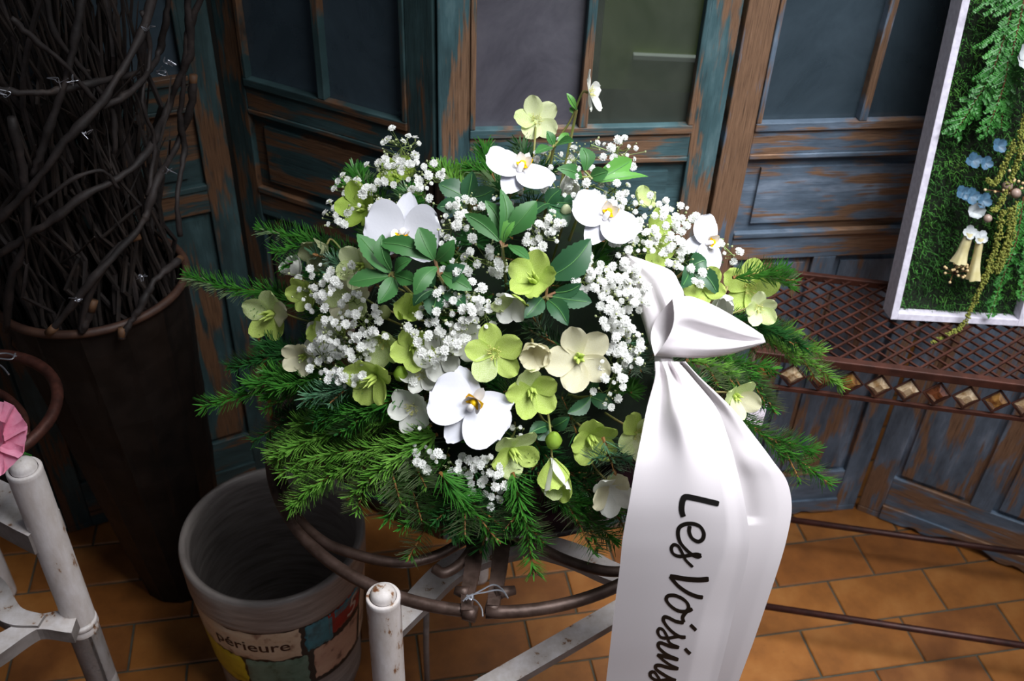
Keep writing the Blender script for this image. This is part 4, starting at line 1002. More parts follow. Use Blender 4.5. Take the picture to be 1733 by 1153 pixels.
fir('fir branch over the pot rim right of the silvery one', [(760, 770, .77), (720, 800, .75), (690, 840, .735), (655, 880, .72)], 0, L_=.022, seed=32, dens=1.1, shoots=[(.4, -.8, .6, -.1, .05), (.6, .2, 1, -.2, .04)])
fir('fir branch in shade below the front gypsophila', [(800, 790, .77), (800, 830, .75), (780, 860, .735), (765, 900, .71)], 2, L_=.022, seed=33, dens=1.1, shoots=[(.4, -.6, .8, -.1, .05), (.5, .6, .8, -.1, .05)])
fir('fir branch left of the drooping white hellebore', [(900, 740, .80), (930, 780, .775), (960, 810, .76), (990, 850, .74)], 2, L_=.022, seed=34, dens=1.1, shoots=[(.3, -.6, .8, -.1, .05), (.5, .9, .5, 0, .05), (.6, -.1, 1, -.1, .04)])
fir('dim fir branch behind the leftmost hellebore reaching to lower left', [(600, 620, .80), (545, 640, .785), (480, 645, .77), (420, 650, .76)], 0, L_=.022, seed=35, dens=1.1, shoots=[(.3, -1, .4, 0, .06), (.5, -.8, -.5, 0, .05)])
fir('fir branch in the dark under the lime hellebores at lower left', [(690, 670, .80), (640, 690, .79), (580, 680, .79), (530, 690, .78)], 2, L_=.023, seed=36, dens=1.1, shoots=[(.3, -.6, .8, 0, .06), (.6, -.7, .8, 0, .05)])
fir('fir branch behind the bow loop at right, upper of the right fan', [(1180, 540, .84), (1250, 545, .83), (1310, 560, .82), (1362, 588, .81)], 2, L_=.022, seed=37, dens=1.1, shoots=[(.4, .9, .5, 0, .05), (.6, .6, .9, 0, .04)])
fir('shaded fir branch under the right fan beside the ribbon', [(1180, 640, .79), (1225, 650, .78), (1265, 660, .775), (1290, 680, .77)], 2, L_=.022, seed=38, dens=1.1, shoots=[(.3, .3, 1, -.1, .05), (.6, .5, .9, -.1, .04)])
rf0 = random.Random(5)
fill = 0
for k in range(96):
    px, py = rf0.uniform(520, 1230), rf0.uniform(300, 840)
    if ((px - 870) / 370) ** 2 + ((py - 570) / 290) ** 2 > .95: continue
    p = on_mound(px, py, -.024); out = Vector(((p.x - MC.x) / MR.x ** 2, (p.y - MC.y) / MR.y ** 2, (p.z - MC.z) / MR.z ** 2)).normalized()
    dd = (out * .6 + Vector((rf0.gauss(0, .7), rf0.gauss(0, .7), rf0.gauss(-.1, .4)))).normalized(); a = p - dd * .03
    t = thing('fir_sprig', 'short dark fir sprig filling the gaps between the flowers', 'branch', tuple(a), 'short fir sprigs among the flowers')
    pl = [a + dd * .062 * i / 6 for i in range(7)]; part('twig', MB().tube(pl, .0013, 5), m_firtwig, t)
    mb = MB(); needles(mb, pl, .02, rf0, .8); part('needles', mb, m_fir[rf0.choice((0, 2, 2, 3))], t, kind='stuff')

# ------------------------------------------------------------------ petals and blooms
def petal_m(name, c1, c2, base=None, trans=.3, vs=35, veins=.25):
    m, nt, bs = newmat(name)
    n = noise(nt, coords(nt, (1, 1, 1)), vs, 3); r = ramp(nt, n, [(.3, c1), (.7, c2)]); c = r.outputs[0]
    if base:
        tc = nt.nodes.new('ShaderNodeTexCoord'); ln = nt.nodes.new('ShaderNodeVectorMath'); ln.operation = 'LENGTH'; nt.links.new(tc.outputs['Object'], ln.inputs[0])
        rr = ramp(nt, ln.outputs['Value'], [(.004, (1, 1, 1, 1)), (.02, (0, 0, 0, 1))]); c = mix(nt, rr.outputs[0], c, base)
    nt.links.new(c, bs.inputs['Base Color']); bs.inputs['Roughness'].default_value = .5; bs.inputs['Specular IOR Level'].default_value = .3
    w_ = nd(nt, 'ShaderNodeTexWave', i_Scale=60.0, i_Distortion=2.0); w_.bands_direction = 'Y'; nt.links.new(coords(nt), w_.inputs[0]); bump(nt, bs, w_.outputs[0], veins, .0012)
    tl = nt.nodes.new('ShaderNodeBsdfTranslucent'); nt.links.new(c, tl.inputs[0]); mx = nt.nodes.new('ShaderNodeMixShader'); mx.inputs[0].default_value = trans
    nt.links.new(bs.outputs[0], mx.inputs[1]); nt.links.new(tl.outputs[0], mx.inputs[2]); nt.links.new(mx.outputs[0], nt.nodes['Material Output'].inputs[0]); return m
HM = dict(lime=petal_m('lime_petal', '#aec850', '#cbdc80', '#9cbc40'), limew=petal_m('lime_white_petal', '#c2d67c', '#e4ecbc', '#a9c650'), pale=petal_m('pale_lime_petal', '#d5dfa0', '#e6eac6', '#c4d47c'),
          white=petal_m('white_hellebore_petal', '#e6e6dc', '#eeeee9', '#cfd6a6'), cream=petal_m('cream_petal', '#ddd6ae', '#e6e1c6', '#cdd08a'), dull=petal_m('dull_olive_petal', '#9aa274', '#b2b690', '#8a9454'),
          green=petal_m('green_petal', '#9bbd40', '#b8d062', '#86a836'))
m_stam = simple('stamen_yellow', '#d2cd86', .6, col2='#c0bd62', vscale=200)
m_pod = simple('pod_green', '#a4bd4e', .5, col2='#c0d070', vscale=120)
m_stem = simple('flower_stem', '#6f7f3a', .6, col2='#8a7c4c', vscale=50)
m_stemr = simple('reddish_stem', '#7a4a34', .6, col2='#6c7440', vscale=30)
def hell_shape(t): return (math.sin(PI * min(1, max(0, .02 + .93 * t ** .82))) ** .55) * (.42 + .58 * min(1, t * 1.7)) + (.12 if t < .1 else 0)
def hell_petal(mat, var):
    return cached(('hp', mat, var), lambda: MB().grid(petal_grid(1.0, .80 + .08 * (var % 2), .22 + .1 * (var % 3), n=9, m=8, shape=hell_shape, seed=var * 3 + 1, ruffle=.065, curlw=.16 + .05 * var)).mesh('petal', HM[mat], True))
def stamens_mesh():
    rs = random.Random(4); mb = MB()
    for k in range(34):
        a = rs.uniform(0, 2 * PI); r0 = rs.uniform(.05, .12); sp = rs.uniform(.1, .35); h = rs.uniform(.16, .30)
        p = Vector((r0 * math.cos(a), r0 * math.sin(a), .02)); q_ = Vector(((r0 + sp * h * 2) * math.cos(a), (r0 + sp * h * 2) * math.sin(a), h))
        mb.tube([p, q_], [.008, .006], 3); blob(mb, q_, .022, rs, n=4)
    return mb.mesh('stamens', m_stam)
def pods_mesh(n=5, L_=.34):
    mb = MB()
    for k in range(n):
        a = 2 * PI * k / n + .3; d = Vector((math.cos(a), math.sin(a), 0))
        mb.tube([d * .03, d * .09 + Vector((0, 0, L_ * .35)), d * .11 + Vector((0, 0, L_ * .7)), d * .16 + Vector((0, 0, L_ * 1.1))], [.05, .075, .045, .006], 7)
    return mb.mesh('seed_pods', m_pod, True)
def hell(label, px, py, dpx, mat, face=(0, 0), roll=0.0, open_=.25, core='stamens', off=.02, stem='in', npet=5, mats=None, seed=0, scales=None):
    """dpx: width of the bloom in the picture; open_: how far the petals stand up from the face plane"""
    p = on_mound(px, py, off); dp = depth(p)
    R_ = dpx / FPX * dp / 2
    dx, dy = face; dz = math.sqrt(max(0.02, 1 - dx * dx - dy * dy)); n = -cF * dz + cR * dx - cU * dy
    eff = R_ / max(.55, math.cos(open_)) ; M = orient(p - n * eff * .15, n, roll)
    t = mthing('hellebore_flower', label, 'flower', M, 'hellebore blooms in the arrangement')
    rs = random.Random(seed + int(px))
    for k in range(npet):
        mt = mats[k % len(mats)] if mats else mat; sc = eff * rs.uniform(.94, 1.06) * (scales[k] if scales else 1); tl_ = open_ + rs.uniform(-.1, .1)
        Mp = Matrix.Translation((0, 0, .0012 * (k % 2))) @ Matrix.Rotation(2 * PI * k / npet + PI / 2 + rs.uniform(-.1, .1), 4, 'Z') @ Matrix.Rotation(-tl_, 4, 'Y') @ Matrix.Rotation(rs.uniform(-.14, .14), 4, 'X') @ Matrix.Scale(sc, 4)
        child('petal', hell_petal(mt, rs.randrange(4)), t, Mp)
    Ms = Matrix.Scale(eff, 4)
    if core in ('stamens', 'both'): child('stamens', cached('stam', stamens_mesh), t, Ms)
    if core in ('pods', 'both'): child('seed_pods', cached('pods', pods_mesh), t, Ms)
    if core == 'long': child('seed_pods', cached('podsl', lambda: pods_mesh(5, .6)), t, Ms)
    if stem == 'in':
        tgt = MC + Vector((0, 0, .05)); b = p + (tgt - p).normalized() * .07; mi = M.inverted()
        pts = [Vector((0, 0, -.0005)), Vector((0, 0, -.012)), mi @ (p.lerp(b, .6)), mi @ b]
        part('stem', MB().tube(cr([tuple(q_) for q_ in pts], 4), .0014, 6), m_stem, t, local=True, smooth=True)
    elif stem:
        mi = M.inverted(); w_ = [Vector((0, 0, -.0005)), Vector((0, 0, -.008))] + [mi @ on_mound(x, y, o) for x, y, o in stem]
        part('stem', MB().tube(cr([tuple(q_) for q_ in w_], 5), .0014, 6), m_stem, t, local=True, smooth=True)
    return t
BELL, CUP = 1.0, .65
hell('pale lime hellebore bloom held highest, wide open before the shutter glass', 908, 203, 84, 'pale', (.05, -.1), .3, .22, off=.03, mats=('pale', 'limew', 'pale', 'pale', 'pale'), stem=[(905, 240, .02), (900, 300, -.02)])
hell('thin white hellebore in side view at the very top, facing right', 1001, 156, 74, 'white', (.93, -.05), .2, .1, off=.03, stem=[(965, 205, .03), (938, 245, .015), (915, 300, -.02)])
hell('small closed white hellebore bell near the top centre', 962, 300, 46, 'white', (.1, .85), .4, BELL, None, seed=2)
hell('large green hellebore amid gypsophila at upper left, left one of two', 612, 352, 92, 'green', (-.5, -.1), .2, .35, 'pods', off=.012)
hell('green hellebore amid gypsophila high at upper left, upper of two', 672, 296, 76, 'green', (-.2, -.5), .7, .35, 'pods', off=.012)
hell('dull olive hellebore nodding at far left behind a fir tip', 548, 418, 66, 'dull', (-.5, .55), .5, .8, None)
hell('pure white hellebore cup pointing up at the left edge', 503, 462, 52, 'white', (-.45, -.6), .3, .8, None)
hell('lime hellebore right under the white cup at the left edge', 518, 497, 70, 'lime', (-.5, .2), .3, .4, None)
hell('leftmost hellebore, two broad pale lime petals over a drooping green cup', 458, 532, 100, 'limew', (-.35, .2), -.1, .35, 'long', off=.03, mats=('limew', 'limew', 'lime', 'lime', 'cream'))
hell('cream hellebore with round petals at the lower left edge over fir', 513, 604, 72, 'cream', (-.25, .3), 3.4, .45, 'pods', mats=('cream', 'pale', 'cream', 'cream', 'cream'))
hell('lime hellebore in side view behind the left gypsophila', 545, 555, 76, 'lime', (.6, .3), .5, .4, None, off=.005)
hell('pale yellow hellebore beneath the left leaf rosette', 610, 450, 86, 'pale', (-.3, .2), .6, .4, 'pods', off=.01, mats=('pale', 'limew'))
hell('cream hellebore half hidden behind white gypsophila, left of centre', 590, 500, 88, 'cream', (-.2, .3), .2, .4, None, off=.0, mats=('cream', 'limew'))
hell('cream hellebore with yellow stamens low among left gypsophila', 556, 575, 84, 'white', (-.3, .2), .8, .35, 'stamens', off=.002)
hell('pale green hellebore cup left of centre with veined petals', 650, 580, 78, 'limew', (-.2, .5), .3, .6, 'stamens', off=.01)
hell('small lime hellebore petals standing between fir and gypsophila at centre left', 690, 530, 62, 'lime', (.2, -.3), .3, .8, None, off=.012)
hell('lime hellebore with spiky green pods, centre left', 700, 588, 86, 'lime', (.1, .2), .5, .4, 'long', off=.015)
hell('large lime hellebore facing down left above the fir at left', 632, 640, 104, 'lime', (-.45, .35), .3, .35, 'long', off=.03)
hell('translucent white hellebore under fine gypsophila, left of the lime front bloom', 745, 600, 92, 'white', (-.1, .1), .4, .35, 'stamens', off=.01)
hell('white hellebore with pointed petals directly left of the open lime bloom', 785, 580, 78, 'white', (.2, -.1), .9, .4, None, off=.008)
hell('white hellebore with yellow stamens peeking left of the front orchid, lower one', 698, 692, 88, 'white', (-.35, .2), .5, .3, 'stamens', off=.012)
hell('cream white hellebore with yellow stamens just above the front orchid at left', 712, 635, 74, 'white', (-.1, -.1), .2, .35, 'stamens', off=.012)
hell('wide open lime hellebore with five flat petals in the middle of the front', 836, 598, 108, 'lime', (-.1, 0), .15, .12, 'stamens', off=.035, mats=('lime', 'lime', 'limew', 'lime', 'lime'))
hell('cream hellebore curled shut beside the open lime one', 903, 588, 66, 'cream', (.1, .5), .4, .85, None, off=.025)
hell('largest cream hellebore with green heart and papery petals', 980, 606, 124, 'cream', (.05, .05), .35, .15, 'pods', off=.035)
hell('lime hellebore facing down with a white petal, right of the front orchid', 900, 662, 96, 'lime', (.1, .35), .2, .35, 'long', off=.03, mats=('limew', 'lime', 'lime', 'lime', 'lime'))
hell('lime hellebore with curved pods above centre, beside a big dark leaf', 905, 474, 98, 'lime', (-.3, -.3), -.3, .45, 'long', off=.03)
hell('white and green hellebore turned away just below the upper lime one', 868, 508, 72, 'white', (-.3, .6), .3, .7, None, off=.03, mats=('white', 'limew', 'white', 'white', 'lime'))
hell('lime hellebore in side view at the bottom with striped petals', 868, 764, 100, 'lime', (.35, .45), .5, .35, 'long', off=.04, mats=('limew', 'lime'))
hell('closed lime and white hellebore bell hanging lowest in the middle', 936, 785, 78, 'limew', (.1, .8), .2, 1.05, None, off=.045, mats=('lime', 'white', 'limew'), stem=[(932, 735, .04), (926, 690, .0)])
hell('lime hellebore with long pointed pods left of the ribbon', 1000, 742, 98, 'lime', (.2, .4), .2, .35, 'long', off=.04)
hell('lime hellebore touching the ribbon, one round petal lying on the satin', 1082, 735, 96, 'limew', (.2, .2), -.5, .35, 'stamens', off=.055, mats=('limew', 'lime', 'limew', 'pale', 'lime'))
hell('drooping white hellebore pair of petals at the left ribbon edge', 1032, 828, 88, 'white', (.1, .35), .6, .6, None, off=.075, mats=('white', 'cream', 'white'))
hell('big bright lime hellebore wide open at the right end', 1268, 488, 110, 'lime', (.1, -.05), -.2, .15, 'stamens', off=.02)
hell('lime hellebore half hidden behind the satin loop at right', 1190, 485, 84, 'lime', (-.1, -.1), .5, .25, None, off=.012)
hell('pale cream green hellebore facing down under the bright lime one at right', 1284, 522, 66, 'pale', (.1, .2), .2, .35, 'stamens', off=.035, mats=('pale', 'limew'))
hell('white speckled hellebore bell hanging behind the satin loop', 1226, 502, 48, 'white', (-.2, .7), .3, .95, None, off=.02)
hell('yellowish hellebore in side view right of the ribbon under the fir', 1247, 672, 76, 'pale', (.35, .25), 1.2, .6, 'pods', off=.03, mats=('limew', 'pale', 'cream'), npet=4)
hell('lime hellebore standing on edge among gypsophila at upper right', 1108, 385, 70, 'lime', (.6, -.1), .2, .4, None, off=.008)
hell('small lime hellebore tip behind gypsophila at upper right', 1086, 342, 50, 'limew', (.3, -.4), .2, .6, None, off=.01)
hell('lime hellebore edge below gypsophila above the satin loop', 1112, 425, 60, 'lime', (.2, .2), .9, .4, None, off=.008)
def bud(label, px, py, dpx, mat, off=.02):
    p = on_mound(px, py, off); r = dpx / FPX * depth(p) / 2; t = thing('flower_bud', label, 'bud', tuple(p))
    part('bud', MB().lathe([(.0003, r * 1.2), (r * .55, r * .85), (r, 0), (r * .75, -r * .8), (.0016, -r * 1.2)], p, 12), mat, t, smooth=True)
    part('stem', MB().tube([p + Vector((0, 0, -r)), p.lerp(MC, .25)], .0013, 5), m_stem, t)
bud('closed green hellebore bud left of the front orchid', 678, 632, 26, HM['green']); bud('small mauve tinted bud behind the left gypsophila', 650, 528, 24, HM['dull'])
bud('round green bud above the hanging lime bell', 937, 745, 30, HM['green'], .045); bud('tiny lime bud left of the big cream hellebore', 925, 612, 22, HM['pale'])
bud('white bud catching light beside the top right orchid', 958, 356, 20, HM['white'])

# orchids
def orch_mat():
    m, nt, bs = newmat('orchid_white'); bs.inputs['Base Color'].default_value = C3('#dadae2'); bs.inputs['Roughness'].default_value = .45; bs.inputs['Specular IOR Level'].default_value = .3
    bs.inputs['Subsurface Weight'].default_value = .15; bs.inputs['Subsurface Radius'].default_value = (.004, .004, .004)
    w_ = nd(nt, 'ShaderNodeTexNoise', i_Scale=14.0); nt.links.new(coords(nt), w_.inputs[0]); bump(nt, bs, w_.outputs[0], .04, .003); return m
m_orch = orch_mat()
m_lipy = simple('orchid_lip_yellow', '#f6cc14', .45, col2='#e8a412', vscale=60, spec=.2); m_lipw = simple('orchid_lip_white', '#e4e2e2', .4, col2='#e0dad4', vscale=3.0)
def wide(t): return (1 - (2 * min(1, max(0, t)) - 1) ** 2) ** .5 * (.85 + .3 * t) if 0 < t < 1 else .05
def sep_s(t): return math.sin(PI * (t ** .75 * .94 + .03)) ** .7
def orchid(label, px, py, dpx, face, roll, off=.04):
    p = on_mound(px, py, off); R_ = dpx / FPX * depth(p) / 2; dx, dy = face; dz = math.sqrt(1 - dx * dx - dy * dy); n = -cF * dz + cR * dx - cU * dy
    M = orient(p, n, roll); t = mthing('orchid_flower', label, 'flower', M, 'white orchid blooms in the arrangement'); Sc = Matrix.Scale(R_, 4)
    wide_m = cached('ow', lambda: MB().grid(petal_grid(1.0, 1.22, .12, n=14, m=12, shape=wide, seed=5, ruffle=.018, curlw=.10)).mesh('petal', m_orch, True))
    sep_m = cached('os', lambda: MB().grid(petal_grid(.98, .66, .05, n=12, m=8, shape=sep_s, seed=2, ruffle=.01, curlw=.14)).mesh('sepal', m_orch, True))
    for a in (PI / 2, PI / 2 + 2.28, PI / 2 - 2.28): child('sepal', sep_m, t, Matrix.Translation((0, 0, -.02 * R_)) @ Matrix.Rotation(a, 4, 'Z') @ Matrix.Rotation(.04, 4, 'Y') @ Sc)
    for s_, a in ((1, .22), (-1, PI - .22)): child('petal', wide_m, t, Matrix.Translation((0, 0, .03 * R_)) @ Matrix.Rotation(a, 4, 'Z') @ Matrix.Rotation(-.12, 4, 'Y') @ Matrix.Rotation(.1 * s_, 4, 'X') @ Sc)
    part('column', MB().tube([Vector((0, 0, 0)) * R_, Vector((0, .02, .12)) * R_, Vector((0, -.03, .25)) * R_, Vector((0, -.08, .3)) * R_], [.06 * R_, .075 * R_, .08 * R_, .04 * R_], 10), m_lipw, t, local=True, smooth=True)
    for s_ in (1, -1):      # upstanding side lobes, yellow inside
        g = petal_grid(.44, .38, .3, n=6, m=6, shape=sep_s, seed=9, curlw=.35); Mx = Matrix.Translation((s_ * .05, -.10, .06)) @ Matrix.Rotation(-.75 if s_ > 0 else -2.4, 4, 'Z') @ Matrix.Rotation(-1.0, 4, 'Y')
        part('side_lobe', MB().grid([[(Mx @ v) * R_ for v in r_] for r_ in g]), m_lipw, t, local=True, smooth=True)
        g = petal_grid(.34, .24, .2, n=5, m=5, shape=sep_s, seed=8, curlw=.3); Mx = Matrix.Translation((s_ * .045, -.10, .13)) @ Matrix.Rotation(-.85 if s_ > 0 else -2.3, 4, 'Z') @ Matrix.Rotation(-.7, 4, 'Y')
        part('lip_mark', MB().grid([[(Mx @ v) * R_ for v in r_] for r_ in g]), m_lipy, t, local=True, smooth=True, label='yellow orange lip marking')
    g = petal_grid(.5, .24, .15, n=8, m=6, shape=lambda q_: .35 + .65 * math.sin(PI * q_) if q_ < .97 else .2, seed=3, curlw=-.3); Mx = Matrix.Translation((0, -.10, .10)) @ Matrix.Rotation(-PI / 2, 4, 'Z') @ Matrix.Rotation(-.35, 4, 'Y')
    part('lip', MB().grid([[(Mx @ v) * R_ for v in r_] for r_ in g]), m_lipw, t, local=True, smooth=True)
    cal = MB(); rs = random.Random(1); blob(cal, (0, -.15 * R_, .22 * R_), .10 * R_, rs, n=8); part('callus', cal, m_lipy, t, local=True, smooth=True)
    part('stem', MB().tube([(0, 0, -.01 * R_), (0, .1 * R_, -.5 * R_), (0, .2 * R_, -.062)], .0018, 6), m_stem, t, local=True)
orchid('large white orchid at the lower front, yellow orange throat turned up right', 797, 690, 150, (-.05, .0), math.radians(146), .045)
orchid('white orchid at upper left with a dark leaf across its lower petals', 684, 392, 138, (-.15, .05), math.radians(-8), .035)
orchid('topmost white orchid facing up, seen at a slant below the pale hellebore', 878, 292, 128, (.25, -.62), math.radians(158), .035)
orchid('white orchid right of the top one, tilted over the gypsophila', 1022, 372, 128, (.25, -.45), math.radians(150), .035)
orchid('white orchid at the right shoulder facing right over the satin loop', 1194, 412, 100, (.55, -.05), math.radians(100), .02)

# ------------------------------------------------------------------ leaf rosettes
m_leaf = leafy('hellebore_leaf', '#1c4a22', '#3a6e36', .12, .5, '#2a5a2c', 45); m_leafl = leafy('young_leaf', '#467e30', '#5f9a44', .2, .45, '#5a943c', 45)
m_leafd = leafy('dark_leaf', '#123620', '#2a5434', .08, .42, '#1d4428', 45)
rlf = random.Random(77)
def leaf_mb(a, b, wd, nrm, bend, serr=True, fold=.22):
    d = b - a; L_ = d.length; x = d.normalized(); y = nrm.cross(x).normalized(); z = x.cross(y); P_ = []
    n_, m_ = 18, 6
    kx, ky, tw_ = rlf.uniform(-.10, .10), rlf.uniform(-.05, .12), rlf.uniform(-.5, .5); pk = rlf.uniform(.8, 1.15)
    for i in range(n_ + 1):
        t = i / n_; hw = wd / 2 * (math.sin(PI * t ** pk) ** .8) * (1 + (.13 if (serr and i % 2 and t > .4) else 0)) + (.0008 if t < .1 else 0)
        P_.append([a + x * (L_ * t) + y * (hw * (j / m_ * 2 - 1) + kx * L_ * math.sin(PI * t)) + z * (fold * hw * abs(j / m_ * 2 - 1) + tw_ * t * hw * (j / m_ * 2 - 1) + (bend + ky) * L_ * math.sin(PI * t * .9)) for j in range(m_ + 1)])
    mb = MB().grid(P_); return mb, [a + x * (L_ * t) + y * (kx * L_ * math.sin(PI * t)) + z * ((bend + ky) * L_ * math.sin(PI * t * .9) - .0001) for t in [k / 8 for k in range(8)]]
m_vein = simple('leaf_vein', '#4a7a40', .5)
def rosette(label, cx_, cy_, off, leaves, mat, stemto=None, red=False):
    c = on_mound(cx_, cy_, off); t = thing('leaf_sprig', label, 'leaves', tuple(c), 'hellebore leaf sprigs in the arrangement')
    for k, lf in enumerate(leaves):
        x0, y0, x1, y1, wpx = lf[:5]; o0 = lf[5] if len(lf) > 5 else off; o1 = lf[6] if len(lf) > 6 else off + .015
        a, b = on_mound(x0, y0, o0), on_mound(x1, y1, o1); wd = wpx / FPX * depth(a)
        side = ((b - a).cross(cF)).normalized(); nrm = (-cF + side * (.35 if k % 2 else -.35) + Vector((0, 0, .5))).normalized()
        mb, vein = leaf_mb(a, b, wd, nrm, .07, fold=.28); mt = lf[7] if len(lf) > 7 else mat
        o = part('leaf', mb, mt, t, smooth=True)
        part('vein', MB().tube([v + (-cF) * .0005 for v in vein], .0006, 4), m_vein, o)
        if (a - c).length > .003: part('leaf_stalk', MB().tube([c, a], .0014, 5), m_stemr if red else m_stem, t)
    e = on_mound(*stemto) if stemto else c.lerp(MC, .3)
    part('stem', MB().tube([c, (c + e) / 2 + Vector((0, 0, -.003)), e], .0018, 6), m_stemr if red else m_stem, t)
rosette('dark leaf sprig crossing the lower petals of the upper left orchid', 742, 466, .05, [(735, 440, 708, 385, 36), (735, 440, 640, 412, 32), (738, 442, 770, 405, 26), (740, 452, 700, 500, 30), (748, 462, 800, 492, 30, .03, .03)], m_leaf, red=True)
rosette('light green leaf rosette standing at the centre under the top orchid', 850, 418, .05, [(848, 408, 846, 320, 26), (846, 408, 786, 362, 28), (856, 400, 908, 340, 38), (852, 412, 872, 372, 22, .05, .06, m_leafl), (850, 410, 820, 340, 24, .045, .055), (860, 415, 896, 440, 20)], m_leaf, red=True)
rosette('large dark glossy leaves left of the upper left orchid', 662, 462, .05, [(660, 462, 604, 396, 42), (662, 458, 648, 396, 26), (658, 468, 590, 480, 34), (666, 470, 640, 515, 30), (668, 465, 706, 478, 26), (668, 462, 700, 440, 24)], m_leaf)
rosette('dark leaf fan right of centre with one very large toothed leaf', 924, 502, .03, [(928, 470, 1000, 404, 52, .03, .045), (935, 502, 1002, 512, 34), (928, 508, 962, 552, 32), (918, 505, 886, 540, 30), (940, 495, 985, 480, 22)], m_leafd, red=True)
rosette('fresh green leaves at the top right below the side view bloom', 1000, 300, .03, [(1010, 305, 1068, 272, 34, .03, .04, m_leafl), (1010, 308, 1096, 302, 20, .03, .04, m_leafl), (990, 290, 984, 250, 26), (985, 300, 940, 285, 24), (1000, 300, 1030, 290, 24)], m_leaf)
rosette('dark leaves behind the top orchid at left', 790, 335, .015, [(790, 335, 742, 312, 38), (790, 338, 800, 290, 32), (795, 335, 838, 320, 30), (785, 345, 738, 352, 26)], m_leafd, red=True)
rosette('dark leaves in the middle left above the gypsophila', 742, 492, .02, [(742, 492, 735, 540, 34), (745, 490, 788, 520, 32), (735, 490, 700, 520, 28), (750, 485, 790, 450, 30), (735, 485, 712, 455, 26)], m_leafd)
rosette('small leaves beside the pale bloom stalk at the top', 937, 246, .02, [(937, 246, 925, 222, 18), (940, 248, 972, 240, 18), (935, 250, 905, 262, 18), (945, 240, 962, 226, 14, .02, .03, m_leafl)], m_leaf)
rosette('two tiny leaves on the stalk of the side view bloom', 976, 186, .032, [(976, 186, 958, 158, 14), (972, 192, 964, 182, 10)], m_leafl)
rosette('leaf pair low behind the largest cream hellebore', 1000, 672, .01, [(1000, 672, 1040, 690, 26), (1000, 672, 960, 700, 24), (1000, 660, 1010, 640, 22)], m_leafd)
rosette('green leaves in the gap between the top orchid and right orchid', 925, 345, .01, [(925, 345, 895, 375, 32), (925, 345, 960, 385, 34), (925, 345, 950, 320, 26), (925, 345, 985, 350, 26)], m_leafd)
rosette('dark leaves right behind the satin loop under the right orchid', 1165, 455, .01, [(1165, 455, 1195, 440, 34), (1165, 455, 1150, 490, 28), (1170, 450, 1215, 500, 28)], m_leafd)
rosette('leaf tips beneath the drooping lime blooms at the bottom', 930, 720, .02, [(930, 720, 895, 735, 26), (930, 720, 910, 745, 30), (935, 722, 965, 705, 24)], m_leafd)

# ------------------------------------------------------------------ gypsophila
m_gyp = petal_m('gypsophila_white', '#f4f4f2', '#fbfbf8', None, .4, veins=.02); m_gypc = simple('gypsophila_calyx', '#a8b080', .6)
m_gyps = simple('gypsophila_stalk', '#6f8240', .6)
def gyp_mesh(sd):
    rs = random.Random(sd); mb = MB()
    for ring_, (cnt, L_, tilt) in enumerate(((6, 1.0, .15), (6, .95, .6), (5, .8, 1.0), (3, .55, 1.35))):
        for k in range(cnt):
            a = 2 * PI * k / cnt + ring_ * .5 + rs.uniform(-.2, .2); tl_ = tilt + rs.uniform(-.15, .15); l = L_ * rs.uniform(.85, 1.1)
            d = Vector((math.cos(a) * math.cos(tl_), math.sin(a) * math.cos(tl_), math.sin(tl_))); s_ = Vector((-math.sin(a), math.cos(a), 0)); u_ = s_.cross(d)
            w = .42 * l; c0 = Vector((0, 0, .1))
            mb.add([c0, c0 + d * l * .6 - s_ * w - u_ * .05, c0 + d * l * .6 + s_ * w - u_ * .05, c0 + d * l - s_ * w * .8 + u_ * .12, c0 + d * l * .93 + u_ * rs.uniform(-.1, .1), c0 + d * l + s_ * w * .8 + u_ * .12], [(0, 2, 5, 4), (0, 4, 3, 1)], 0)
    o = len(mb.f); mb.lathe([(.05, -.95), (.22, -.7), (.3, -.3), (.25, .05)], (0, 0, 0), 7); mb.m[o:] = [1] * (len(mb.f) - o)
    return mb.mesh('blossom', [m_gyp, m_gypc])
gmesh = [gyp_mesh(s_) for s_ in range(4)]
rg = random.Random(21)
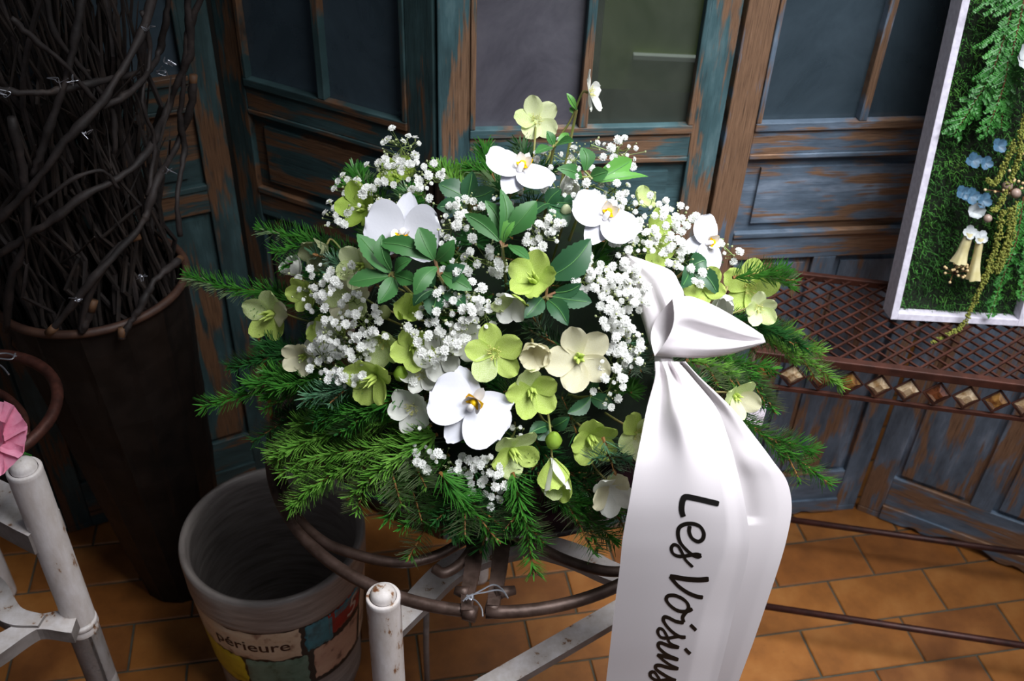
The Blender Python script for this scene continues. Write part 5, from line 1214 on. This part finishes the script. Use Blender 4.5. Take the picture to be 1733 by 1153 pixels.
def gyp(label, spots, off=.03, blur=0):
    c = on_mound(sum(s_[0] for s_ in spots) / len(spots), sum(s_[1] for s_ in spots) / len(spots), -.02)
    t = thing('gypsophila_spray', label, 'flowers', tuple(c), 'gypsophila sprays in the arrangement'); st = MB(); cal = MB()
    pts = []
    for cx_, cy_, r, n in spots:
        ctr = on_mound(cx_, cy_, -.005)
        got = []
        for k in range(int(n * .9)):
            for _ in range(30):
                a = rg.uniform(0, 2 * PI); rr = r * math.sqrt(rg.random()); x, y = cx_ + rr * math.cos(a), cy_ + rr * math.sin(a)
                if all((x - g[0]) ** 2 + (y - g[1]) ** 2 > 95 for g in got): break
            got.append((x, y)); p = on_mound(x, y, off + rg.uniform(-.014, .016)); s_ = rg.choice((2.6, 3.6, 4.6, 5.2, 5.8, 6.2)) / 1000 * .92
            ax = ((p - ctr).normalized() * .8 - cF * .8 + Vector((rg.gauss(0, .35), rg.gauss(0, .35), .3))).normalized()
            q_ = ax.to_track_quat('Z', 'Y').to_matrix().to_4x4()
            o = child('blossom', gmesh[rg.randrange(4)], t, Matrix.Translation(p - c) @ q_ @ Matrix.Scale(s_, 4))
            b = p - ax * s_ * .9; h = ctr.lerp(p, .45) + Vector((rg.gauss(0, .003), rg.gauss(0, .003), -.004))
            st.tube([ctr, h, b], [.0006, .00045, .0003], 3)
            for _q in range(rg.choice((0, 1, 2, 3))):
                e = h + (b - h) * .5 + Vector((rg.gauss(0, .008), rg.gauss(0, .006), rg.uniform(0, .01))) - cF * .004; st.tube([h, e], .0003, 3); blob(cal, e, rg.uniform(.0009, .0018), rg, n=5)
        st.tube([ctr, c], .0009, 4)
    part('stalks', st, m_gyps, t, kind='stuff'); part('buds', cal, m_gypc, t, kind='stuff')
gyp('dense gypsophila spray forming the upper left peak before the dark shutter', [(680, 250, 38, 14), (650, 285, 34, 14), (700, 290, 26, 9)])
gyp('gypsophila spray at the upper left shoulder over green hellebores', [(600, 320, 34, 13), (575, 360, 28, 12), (640, 330, 30, 9), (570, 385, 16, 4)])
gyp('thin gypsophila spray between the upper left orchid and hinge gap', [(730, 300, 28, 9), (715, 330, 20, 5), (672, 348, 22, 7)])
gyp('gypsophila spray right of the upper left orchid, around the centre leaves', [(785, 358, 30, 13), (765, 385, 24, 8), (830, 352, 20, 5)])
gyp('loose gypsophila spray in the middle with many tiny buds', [(780, 430, 42, 9), (820, 440, 34, 11), (850, 450, 20, 5)], .02)
gyp('tight white gypsophila cluster in the centre above the open lime bloom', [(795, 500, 28, 17), (740, 520, 34, 16), (820, 530, 32, 14), (780, 555, 26, 7)])
gyp('gypsophila spray left of the right orchid, round its dark leaves', [(915, 395, 32, 15), (935, 370, 20, 6), (900, 420, 18, 4)], .02)
gyp('hazy gypsophila spray at the top centre behind the white bell', [(935, 262, 34, 13), (975, 270, 30, 8), (945, 330, 28, 8), (865, 325, 20, 4)], .01)
gyp('sparse gypsophila standing out at the top right against the shutter', [(1045, 255, 32, 13), (1000, 245, 14, 2), (1068, 275, 14, 4)], .03)
gyp('gypsophila spray right of the white bell above the right orchid', [(990, 310, 30, 12), (1040, 320, 30, 12), (1060, 350, 26, 9)])
gyp('gypsophila spray on the right shoulder beside the shutter', [(1110, 350, 26, 10), (1145, 375, 32, 15), (1120, 405, 30, 13), (1097, 318, 6, 1)])
gyp('gypsophila spray under the right orchid above the satin loop', [(1080, 400, 28, 12), (1070, 425, 26, 12), (1150, 440, 28, 12), (1175, 470, 20, 6)], .025)
gyp('thick gypsophila cluster against the satin loop', [(1065, 470, 34, 22), (1045, 500, 34, 20), (1020, 480, 24, 9), (1075, 510, 22, 9)], .045)
gyp('gypsophila trailing down between the cream hellebore and the knot', [(1045, 545, 30, 17), (1060, 580, 28, 15), (1040, 620, 28, 12), (1030, 660, 30, 8), (1070, 610, 16, 5)], .04)
gyp('gypsophila spray scattered by the big dark leaf', [(1000, 455, 22, 7), (985, 475, 18, 6), (1035, 395, 18, 5)], .03)
gyp('gypsophila cluster at the left over pale hellebores', [(535, 480, 34, 17), (530, 510, 24, 10), (575, 470, 20, 6), (600, 455, 16, 3)], .035)
gyp('gypsophila cloud at lower left above the fir', [(570, 570, 34, 18), (550, 605, 32, 18), (605, 600, 28, 12), (590, 630, 26, 12), (560, 635, 16, 5)], .03)
gyp('gypsophila spray left of centre with fine dark stalks', [(620, 540, 34, 15), (600, 510, 22, 6), (635, 575, 20, 7), (560, 535, 18, 5)], .03)
gyp('gypsophila spray over the translucent white hellebores', [(745, 590, 32, 12), (770, 565, 26, 9), (712, 560, 22, 6), (730, 610, 20, 6)], .035)
gyp('gypsophila spray below the front orchid at left', [(745, 790, 32, 11), (712, 765, 22, 6), (705, 735, 12, 2)], .05)
gyp('lowest gypsophila spray, trailing under the front orchid', [(790, 795, 26, 12), (825, 790, 24, 10), (840, 825, 26, 10), (800, 830, 26, 8), (835, 850, 14, 4)], .05)
gyp('few gypsophila florets around the right orchid', [(1238, 430, 14, 4), (1225, 405, 10, 2), (1170, 375, 16, 4)], .02)
gyp('few gypsophila florets beside the lime bloom right of the front orchid', [(872, 725, 12, 3), (878, 745, 12, 3), (690, 645, 10, 2)], .03)
lab = thing('paper_tag', 'small white paper tag behind the fir at the right of the ribbon', 'tag', tuple(atz(1275, 690, .72)))
tp = [atz(1268, 672, .74), atz(1300, 680, .74), atz(1290, 720, .71), atz(1262, 722, .71)]
part('paper', MB().add([p for p in tp] + [p - cF * -.002 for p in tp], [(0, 1, 2, 3), (7, 6, 5, 4), (0, 4, 5, 1), (2, 6, 7, 3), (1, 5, 6, 2), (0, 3, 7, 4)]), simple('tag_paper', '#d8ccd6', .6), lab)
